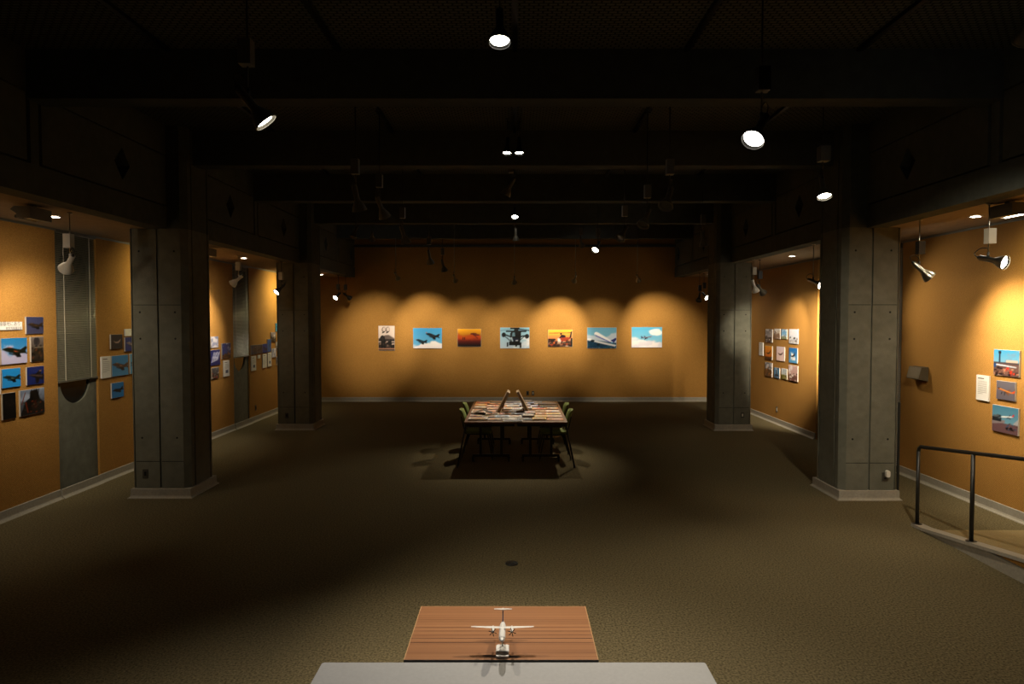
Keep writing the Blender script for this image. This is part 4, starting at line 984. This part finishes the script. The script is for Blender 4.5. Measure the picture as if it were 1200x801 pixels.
# recessed downlights and wall washers in the soffits
def downlight(x, y, label, power):
    t = thing('downlight', label, 'downlight', (x, y, ZS), 0)
    MB().lathe([(0.052, -0.002), (0.075, -0.004), (0.073, -0.010), (0.054, -0.010), (0.052, -0.002)], 24).build('ring', M_white, t)
    MB().lathe([(0.0, -0.006), (0.055, -0.006)], 24).build('lens', M_lit, t)
    ld = bpy.data.lights.new('downlight_beam', 'SPOT'); ld.energy = power; ld.color = (1.0, 0.86, 0.62); ld.spot_size = math.radians(120); ld.spot_blend = 0.8; ld.shadow_soft_size = 0.05
    lo = bpy.data.objects.new('downlight_beam', ld); COL.objects.link(lo); lo.parent = t; lo.location = (0, 0, -0.03)
downlight(-5.2, 7.75, 'small recessed downlight beside the unlit wall washer', 14)
downlight(-5.15, 13.02, 'small recessed downlight above the second blind', 12)
downlight(-5.06, 17.9, 'small recessed downlight near the end wall on the blinds side', 9)
downlight(5.18, 7.72, 'small recessed downlight over the ramp foot', 14)
downlight(5.06, 17.78, 'small recessed downlight near the end wall on the ramp side', 9)
downlight(5.1, 12.6, 'small recessed downlight above the spotlit photo grid', 12)
def washer(x, y, sx, label, power, lit):
    """angled linear wall washer: bracket, wedge housing, tube and reflector facing the wall"""
    t = thing('wall_washer', label, 'wall lamp', (x, y, ZS), 0)
    MB().box((-0.03, -0.03, -0.03), (0.03, 0.03, 0)).build('bracket', M_black, t)
    L = 0.16
    pr = [(-0.09, -0.03), (0.07, -0.03), (0.11, -0.06), (-0.02, -0.15), (-0.09, -0.15)]
    pts = [(sx * a, b) for a, b in pr]
    MB().extrude(pts, -L, L, 1).build('housing', M_grmetal, t)
    MB().cyl((sx * 0.065, -L + 0.02, -0.128), (sx * 0.065, L - 0.02, -0.128), 0.017, n=12).build('tube', M_tube if lit else M_off, t)
    for e in (-1, 1):
        MB().box((sx * 0.02 - 0.03, e * (L - 0.012) - 0.008, -0.145), (sx * 0.02 + 0.06, e * (L - 0.012) + 0.008, -0.08)).build('end_cap', M_grmetal, t)
    if lit:
        ld = bpy.data.lights.new('washer_beam', 'AREA'); ld.shape = 'RECTANGLE'; ld.size = 0.3; ld.size_y = 0.05; ld.energy = power; ld.color = (1.0, 0.86, 0.42); ld.spread = math.radians(130)
        lo = bpy.data.objects.new('washer_beam', ld); COL.objects.link(lo); lo.parent = t; lo.location = (sx * 0.10, 0, -0.15)
        d = Vector((sx * 1.0, 0, -0.85)).normalized(); lo.rotation_mode = 'QUATERNION'
        m = Matrix((Vector((0, 1, 0)), (-d).cross(Vector((0, 1, 0))), -d)).transposed(); lo.rotation_quaternion = m.to_quaternion()
washer(-4.92, 7.0, -1, 'wedge-shaped unlit wall washer under the soffit by the title board', 0, False)
washer(4.87, 6.76, 1, 'lit tube wall washer under the soffit above the ramp', 16, True)
washer(-4.95, 11.0, -1, 'lit tube wall washer hidden above the first blinds side column', 9, True)
washer(-4.95, 16.6, -1, 'lit tube wall washer hidden above the far blinds side column', 12, True)
washer(4.9, 16.9, 1, 'unlit wall washer under the soffit before the end wall', 0, False)

# ------------------------------------------------------------------ reading tables
TX = ((-0.785, 0.015), (0.02, 0.82)); TY0, TY1 = 10.50, 13.20
def table(x0, x1, label, outer):
    t = thing('reading_table', label, 'table', ((x0 + x1) / 2, (TY0 + TY1) / 2, 0), 0, 'reading tables')
    w, l = (x1 - x0) / 2, (TY1 - TY0) / 2
    MB().box((-w, -l, TOPT - 0.028), (w, l, TOPT)).build('tabletop', M_ttop, t)
    MB().box((-w + 0.02, -l + 0.06, TOPT - 0.075), (w - 0.02, -l + 0.09, TOPT - 0.028)).build('apron', M_black, t)
    MB().box((-w + 0.02, l - 0.09, TOPT - 0.075), (w - 0.02, l - 0.06, TOPT - 0.028)).build('apron', M_black, t)
    for y in (-l + 0.50, l - 0.66):
        fr = MB().box((-0.30, y - 0.022, 0.085), (0.30, y + 0.022, 0.125)).build('foot', M_black, t)
        for e in (-1, 1):
            cs = MB().cyl((e * 0.29 - 0.014, y, 0.036), (e * 0.29 + 0.014, y, 0.036), 0.036, n=14).build('caster', M_black, fr)
            MB().box((e * 0.29 - 0.02, y - 0.012, 0.05), (e * 0.29 + 0.02, y + 0.012, 0.088)).build('caster_fork', M_dkmetal, fr)
        for e in (-1, 1):
            MB().box((e * 0.17 - 0.02, y - 0.02, 0.12), (e * 0.17 + 0.02, y + 0.02, TOPT - 0.05)).build('leg', M_black, t)
        MB().box((-0.30, y - 0.025, TOPT - 0.055), (0.30, y + 0.025, TOPT - 0.028)).build('leg_bracket', M_black, t)
    MB().box((-0.025, -l + 0.5, 0.61), (0.025, l - 0.66, 0.65)).build('stretcher', M_black, t)
    for y in (-l + 0.05, l - 0.05):
        lg = MB().cyl((outer * (w - 0.03), y, TOPT - 0.03), (outer * (w + 0.11), y, 0.012), 0.014, n=10).build('splayed_leg', M_black, t)
        MB().cyl((outer * (w + 0.11), y, 0.0), (outer * (w + 0.107), y, 0.02), 0.02, n=12).build('foot_cap', M_grmetal, lg)
    return t
table(*TX[0], 'dark-legged reading table with the black open magazine, blinds side half', -1)
table(*TX[1], 'dark-legged reading table with the long black book, ramp side half', 1)

# chairs
def chair(label, loc, rz):
    t = thing('stacking_chair', label, 'chair', loc, rz, 'green chairs at the reading tables')
    # local: sitter faces +x, backrest at -x
    mb = MB(); n = 8; rows = []
    for thk in (0, 1):
        for i in range(n + 1):
            a = (i / n - .5); y = a * 0.42; bow = 0.045 * (2 * a) ** 2
            for k in range(5):
                z = 0.50 + 0.31 * k / 4; lean = -0.30 * (z - 0.50)
                zz = z - (0.02 * (2 * a) ** 4 if k == 4 else 0)
                rows.append((-0.20 + lean + bow - thk * 0.022, y * (1 - 0.04 * k), zz))
    m_ = 5; S = (n + 1) * m_
    fs = []
    for i in range(n):
        for k in range(4):
            a = i * m_ + k; fs += [(a, a + m_, a + m_ + 1, a + 1), (S + a, S + a + 1, S + a + m_ + 1, S + a + m_)]
    for i in range(n):
        a = i * m_; fs += [(a, S + a, S + a + m_, a + m_), (a + 4, a + m_ + 4, S + a + m_ + 4, S + a + 4)]
    for k in range(4): fs += [(k, k + 1, S + k + 1, S + k), (n * m_ + k, S + n * m_ + k, S + n * m_ + k + 1, n * m_ + k + 1)]
    mb.add(rows, fs, True).build('backrest', M_green, t)
    MB().rbox((-0.20, -0.215, 0.425), (0.235, 0.215, 0.46), 0.06, 2, 5).build('seat', M_green, t)
    MB().rbox((-0.18, -0.195, 0.41), (0.215, 0.195, 0.425), 0.05, 2, 5).build('seat_pan', M_black, t)
    for s in (-1, 1):
        MB().tube([(-0.27, s * 0.15, 0.70), (-0.235, s * 0.175, 0.56), (-0.20, s * 0.2, 0.44), (-0.18, s * 0.2, 0.415)], 0.011).build('back_support', M_black, t)
        MB().tube([(0.17, s * 0.2, 0.415), (0.215, s * 0.23, 0.2), (0.25, s * 0.25, 0.012)], 0.012).build('leg', M_black, t)
        MB().tube([(-0.16, s * 0.2, 0.415), (-0.22, s * 0.23, 0.2), (-0.26, s * 0.25, 0.012)], 0.012).build('leg', M_black, t)
        MB().tube([(-0.17, s * 0.2, 0.41), (0.18, s * 0.2, 0.41)], 0.011).build('seat_rail', M_black, t)
        for fx in (0.25, -0.26): MB().cyl((fx, s * 0.25, 0), (fx, s * 0.25, 0.022), 0.017, n=10).build('glide', M_grmetal, t)
    return t
ch = chair('green chair at the reading table on the blinds side, next to the black open magazine', (-0.62, 11.42, 0), 0)
dup(ch, (-0.63, 12.235, 0), 0, 'green chair at the reading table on the blinds side, nearer the end wall')
dup(ch, (0.66, 11.36, 0), math.pi, 'bright green chair at the reading table on the ramp side, beside the pale magazines')
dup(ch, (0.66, 12.20, 0), math.pi, 'shaded green chair at the reading table on the ramp side, behind the brighter one')

# leaning display boards on the tables
def stand(label, xb, xt, y0, y1):
    t = thing('display_board', label, 'display board', (xb, (y0 + y1) / 2, TOPT))
    d = Vector((xt - xb, 0, 0.335)); n = Vector((d.z, 0, -d.x)).normalized() * 0.024; L = (y1 - y0) / 2
    vs = []
    for y in (-L, L):
        for p in (Vector((0, y, 0)), Vector((0, y, 0)) + d): vs += [p - n, p + n]
    z0 = min(v.z for v in vs); vs = [v - Vector((0, 0, z0)) for v in vs]
    MB().add(vs, [(0, 1, 3, 2), (4, 6, 7, 5), (0, 4, 5, 1), (2, 3, 7, 6), (0, 2, 6, 4), (1, 5, 7, 3)]).build('board', M_ply, t)
    s = 1 if xt > xb else -1
    MB().box((min(0.03 * s, 0.065 * s), -L, 0), (max(0.03 * s, 0.065 * s), L, 0.012)).build('foot', M_ply, t)
    MB().cyl((s * 0.058, 0, 0.012), (d.x * 0.6 + s * 0.012, 0, 0.2), 0.006, n=8).build('prop', M_black, t)
stand('wooden display board leaning on the blinds side table', -0.275, -0.105, 11.55, 11.95)
stand('wooden display board leaning on the ramp side table', 0.215, 0.045, 11.57, 11.93)

# ------------------------------------------------------------------ books and magazines
CV = {'orange': (0.62, 0.24, 0.07), 'cream': (0.66, 0.55, 0.40), 'white': (0.68, 0.64, 0.60), 'brown': (0.30, 0.15, 0.07), 'tan': (0.50, 0.32, 0.16), 'lilac': (0.34, 0.33, 0.46), 'slate': (0.16, 0.17, 0.21),
      'black': (0.02, 0.02, 0.024), 'pale blue': (0.46, 0.56, 0.66), 'red': (0.50, 0.07, 0.04), 'grey': (0.36, 0.34, 0.33), 'pink': (0.62, 0.42, 0.38), 'yellow': (0.66, 0.46, 0.12), 'blue': (0.12, 0.24, 0.46), 'dark green': (0.05, 0.09, 0.06)}
def cm(n): return mat('cover_' + n.replace(' ', '_'), tuple(v * 1.7 for v in CV[n]), 0.4)
def book(x, y, z, w, d, th, rz, cover, art, kind, label):
    t = thing(kind, label, 'book' if kind == 'book' else 'magazine', (x, y, z), rz, 'books and magazines on the reading tables')
    e = 0.0015
    MB().box((-w / 2 + 0.003, -d / 2 + 0.003, 0.0008), (w / 2, d / 2 - 0.003, th - 0.0015)).build('pages', M_pages, t)
    cv = MB().box((-w / 2, -d / 2, th - 0.002), (w / 2, d / 2, th)).box((-w / 2, -d / 2, 0), (w / 2, d / 2, 0.001)).box((-w / 2, -d / 2, 0.001), (-w / 2 + 0.0025, d / 2, th - 0.002)).build('cover', cm(cover), t)
    if art:
        pm = MB(); names = [art] + random.sample(sorted(CV), 3)
        for k in range(4):
            pm.cur = k
            x0 = random.uniform(-.42, .1); y0 = random.uniform(-.42, .0)
            pm.box((w * x0, d * y0, th), (w * (x0 + random.uniform(.15, .34)), d * (y0 + random.uniform(.12, .3)), th + 0.0009 + 0.0002 * k))
        pm.build('cover_print', [cm(n) for n in names], cv)
        MB().box((-w * .40, -d * .36, th), (w * .40, d * .16, th + 0.0007)).build('cover_picture', cm(art), cv)
        MB().box((-w * .40, d * .24, th), (w * .30, d * .38, th + 0.0007)).build('title_band', cm('white' if cover not in ('white', 'cream') else 'red'), cv)
    return t
random.seed(4)
COMBO = set()
# rows across the two tables, from the end-wall edge towards the room; (cover, art, width) per item
ROWS = [
 (13.04, 0.20, [('tan', 'brown', .30), ('tan', 'orange', .28), ('lilac', 'grey', .20), ('grey', 'lilac', .18), ('slate', 'white', .16), ('pale blue', 'white', .20), ('tan', 'cream', .26)]),
 (12.74, 0.24, [('orange', 'red', .26), ('brown', 'orange', .24), ('lilac', 'white', .24), ('grey', 'pale blue', .20), ('lilac', 'blue', .20), ('pale blue', 'grey', .18), ('pink', 'tan', .26)]),
 (12.42, 0.26, [('orange', 'yellow', .22), ('red', 'cream', .18), ('cream', 'orange', .22), ('pale blue', 'tan', .22), ('lilac', 'slate', .20), ('slate', 'lilac', .22), ('white', 'pink', .28)]),
 (12.08, 0.26, [('brown', 'cream', .24), ('pink', 'brown', .22), ('cream', 'tan', .22), ('white', 'pale blue', .16), ('white', 'slate', .18), ('tan', 'red', .24), ('orange', 'cream', .22)]),
 (11.74, 0.25, [('cream', 'brown', .22), ('pink', 'orange', .20), ('cream', 'grey', .16), None, ('slate', 'grey', .22), None, ('pale blue', 'lilac', .14), ('brown', 'tan', .20), ('pink', 'white', .24)]),
 (11.42, 0.25, [('white', 'brown', .24), ('cream', 'black', .22), ('brown', 'red', .20), ('slate', 'black', .22), ('grey', 'pink', .18), ('orange', 'brown', .18), ('cream', 'yellow', .24)]),
 (11.10, 0.24, [('pink', 'grey', .20), ('grey', 'brown', .22), ('pale blue', 'slate', .22), ('white', 'grey', .22), ('slate', 'cream', .20), ('yellow', 'tan', .22), ('pink', 'cream', .24)]),
 (10.78, 0.24, [('white', 'tan', .30), ('grey', 'orange', .20), ('grey', 'white', .24), ('slate', 'dark green', .22), ('yellow', 'brown', .22), ('orange', 'pink', .26)]),
]
WHERE = ['against the end-wall edge', 'in the second row from the end wall', 'in the third row from the end wall', 'behind the display boards', 'level with the display boards', 'just before the display boards', 'two rows before the display boards', 'at the table edge facing the landing']
for ri, (y, d, items) in enumerate(ROWS):
    gaps = len(items)
    tot = sum(i[2] if i else .13 for i in items); gap = (1.50 - tot) / max(1, gaps - 1); x = -0.73
    for it in items:
        if it is None: x += .13 + gap; continue
        cvr, art, w = it
        kind = 'book' if (ri + len(COMBO)) % 4 == 0 else 'magazine'
        key = (cvr, art); assert key not in COMBO, key
        COMBO.add(key)
        th = random.uniform(0.018, 0.034) if kind == 'book' else random.uniform(0.005, 0.013)
        xc = x + w / 2
        if abs(xc - (-0.275)) < w / 2 + 0.02 and 11.5 < y < 12.0: x += w + gap; continue
        if abs(xc - 0.19) < w / 2 + 0.06 and 11.5 < y < 12.0: x += w + gap; continue
        book(xc, y + random.uniform(-.012, .012), TOPT + 0.0005, w, d * random.uniform(.9, 1.0), th, random.uniform(-.03, .03), cvr, art, kind,
             '%s %s with %s cover picture lying %s' % (cvr, kind, art, WHERE[ri]))
        x += w + gap
# special pieces: the long black book and the black open magazine and the framed sheet
book(0.60, 12.265, TOPT + 0.036, 0.36, 0.15, 0.03, 0.0, 'black', None, 'book', 'long black book lying on the pale magazines')
t = thing('magazine', 'open black magazine lying like a small tent on the cream one', 'magazine', (-0.52, 11.27, TOPT + 0.036))
for s in (-1, 1):
    vs = [(0, -.10, .055), (s * .15, -.11, .0), (s * .15, .11, .0), (0, .10, .055)]
    vs += [(a, b, c + .004) for a, b, c in vs]
    MB().add(vs, [(0, 1, 2, 3), (7, 6, 5, 4), (0, 4, 5, 1), (1, 5, 6, 2), (2, 6, 7, 3), (3, 7, 4, 0)]).build('cover_half', cm('black'), t)
t = thing('framed_sheet', 'framed white-edged sheet lying at the table edge between the two tables', 'frame', (-0.03, 10.60, TOPT + 0.0005))
MB().box((-.14, -.07, 0), (.14, .07, .006)).build('sheet', cm('slate'), t)
for lo, hi in (((-.15, -.08, 0), (.15, -.07, .012)), ((-.15, .07, 0), (.15, .08, .012)), ((-.15, -.07, 0), (-.14, .07, .012)), ((.14, -.07, 0), (.15, .07, .012))):
    MB().box(lo, hi).build('frame_bar', cm('white'), t)

# ------------------------------------------------------------------ foreground tables and the model aircraft
t = thing('display_table', 'low table with a striped brown wooden top under the model aircraft', 'table', (-0.065, 3.49, 0))
MB().box((-0.46, -0.30, 0.672), (0.46, 0.30, 0.70)).build('tabletop', M_wood, t)
eb = mat('edge_band', (0.46, 0.26, 0.11), 0.5)
for lo, hi in (((-0.463, 0.30, 0.672), (0.463, 0.303, 0.701)), ((-0.463, -0.30, 0.672), (-0.46, 0.30, 0.701)), ((0.46, -0.30, 0.672), (0.463, 0.30, 0.701))):
    MB().box(lo, hi).build('edge_band', eb, t)
MB().box((-0.463, -0.304, 0.672), (0.463, -0.30, 0.7005)).build('edge_band', M_black, t)  # black strip stands for the shadow gap between the two tables
for sx in (-1, 1):
    for sy in (-1, 1):
        MB().box((sx * 0.42 - 0.02, sy * 0.26 - 0.02, 0), (sx * 0.42 + 0.02, sy * 0.26 + 0.02, 0.672)).build('leg', M_black, t)
MB().box((-0.40, -0.25, 0.61), (0.40, -0.235, 0.672)).build('apron', M_black, t)
MB().box((-0.40, 0.235, 0.61), (0.40, 0.25, 0.672)).build('apron', M_black, t)
t = thing('folding_table', 'long grey topped folding table in front of the wooden one', 'table', (-0.005, 2.875, 0))
MB().rbox((-0.905, -0.30, 0.668), (0.905, 0.30, 0.695), 0.012).build('tabletop', M_lam, t)
for sx in (-1, 1):
    MB().box((sx * 0.72 - 0.02, -0.25, 0.0), (sx * 0.72 + 0.02, -0.21, 0.668)).build('leg', M_grmetal, t)
    MB().box((sx * 0.72 - 0.02, 0.21, 0.0), (sx * 0.72 + 0.02, 0.25, 0.668)).build('leg', M_grmetal, t)
    MB().box((sx * 0.72 - 0.015, -0.21, 0.15), (sx * 0.72 + 0.015, 0.21, 0.18)).build('stretcher', M_grmetal, t)
MB().box((-0.75, -0.27, 0.64), (0.75, -0.25, 0.668)).build('frame_rail', M_grmetal, t)
MB().box((-0.75, 0.25, 0.64), (0.75, 0.27, 0.668)).build('frame_rail', M_grmetal, t)

def aircraft(loc):
    """high-wing T-tail twin turboprop model on a stand; nose towards -y"""
    t = thing('model_aircraft', 'white twin propeller model aircraft on a small stand', 'model', loc)
    Z = 0.128
    base = MB().rbox((-0.031, -0.070, 0), (0.031, 0.048, 0.012), 0.010).build('stand_base', M_model, t)
    MB().box((-0.030, -0.028, 0.012), (0.030, -0.018, 0.0128)).build('name_plate', M_outlet, base)
    MB().cyl((0, 0.034, 0.010), (0, 0.0, Z - 0.032), 0.0035, n=8).build('stand_rod', M_clear, t)
    prof = [(0.0, -0.162), (0.005, -0.158), (0.0095, -0.148), (0.0142, -0.130), (0.0160, -0.105), (0.0160, 0.055), (0.0140, 0.09), (0.0090, 0.13), (0.004, 0.162), (0.0, 0.166)]
    mx = Matrix.Translation((0, 0, Z)) @ Matrix(((1, 0, 0, 0), (0, 0, 1, 0), (0, 1, 0, 0), (0, 0, 0, 1)))
    fu = MB().lathe(prof, 16, mx).build('fuselage', M_model, t)
    for s in (-1, 1):
        MB().add([(s * 0.002, -0.1445, Z + 0.0105), (s * 0.0105, -0.140, Z + 0.0070), (s * 0.0115, -0.132, Z + 0.0085), (s * 0.002, -0.1345, Z + 0.0140)], [(0, 1, 2, 3)]).build('cockpit_window', M_black, fu)
        # wing
        zt = Z + 0.0145
        vs = []
        for x, c0, c1, th in ((0, -0.018, 0.018, 0.0032), (s * 0.055, -0.017, 0.016, 0.0026), (s * 0.152, -0.007, 0.008, 0.0010)):
            zz = zt + abs(x) * 0.03
            vs += [(x, c0, zz), (x, (c0 + c1) / 2 - 0.006, zz + th), (x, c1, zz), (x, (c0 + c1) / 2 - 0.006, zz - th * .6)]
        fs = [(0, 1, 2, 3), (11, 10, 9, 8)]
        for i in range(2):
            for k in range(4): fs.append((4 * i + k, 4 * i + (k + 1) % 4, 4 * i + 4 + (k + 1) % 4, 4 * i + 4 + k))
        MB().add(vs, fs).build('wing', M_model, t)
        # nacelle and propeller
        nx = s * 0.046
        m2 = Matrix.Translation((nx, 0, zt - 0.004)) @ Matrix(((1, 0, 0, 0), (0, 0, 1, 0), (0, 1, 0, 0), (0, 0, 0, 1)))
        na = MB().lathe([(0, -0.060), (0.0062, -0.058), (0.0075, -0.045), (0.0072, 0.0), (0.005, 0.03), (0, 0.042)], 12, m2).build('nacelle', M_model, t)
        MB().lathe([(0, -0.070), (0.003, -0.068), (0.0055, -0.058), (0, -0.058)], 12, m2).build('spinner', M_black, na)
        pm = MB()
        for k in range(6):
            a = math.radians(60 * k + 15); m3 = Matrix.Translation((nx, -0.063, zt - 0.004)) @ Matrix.Rotation(a, 4, 'Y')
            pm.box((0.003, -0.0006, -0.0016), (0.020, 0.0006, 0.0016), m3)
        pm.build('propeller', M_black, na)
        # tailplane
        zh = Z + 0.060
        vs = [(0, 0.140, zh), (s * 0.045, 0.148, zh), (s * 0.045, 0.160, zh), (0, 0.166, zh)]; vs += [(a, b, c + 0.002) for a, b, c in vs]
        MB().add(vs, [(0, 1, 2, 3), (7, 6, 5, 4), (0, 4, 5, 1), (1, 5, 6, 2), (2, 6, 7, 3), (3, 7, 4, 0)]).build('tailplane', M_model, t)
    fin = [(0.100, Z + 0.008), (0.140, Z + 0.060), (0.166, Z + 0.060), (0.160, Z + 0.006)]
    vs = [(-0.0025, y, z) for y, z in fin] + [(0.0025, y, z) for y, z in fin]
    MB().add(vs, [(0, 1, 2, 3), (7, 6, 5, 4), (0, 4, 5, 1), (1, 5, 6, 2), (2, 6, 7, 3), (3, 7, 4, 0)]).build('fin', M_navy, t)
    MB().rbox((-0.004, 0.130, Z + 0.058), (0.004, 0.168, Z + 0.064), 0.003).build('fin_cap', M_model, t)
    tilt = Matrix.Translation((0, -0.15, Z)) @ Matrix.Rotation(math.radians(-9), 4, 'X') @ Matrix.Translation((0, 0.15, -Z))
    for ch in t.children:
        if ch.name.startswith('stand'): continue
        ch.data.transform(tilt)
        for g in ch.children: g.data.transform(tilt)
aircraft((-0.06, 3.27, 0.7005))
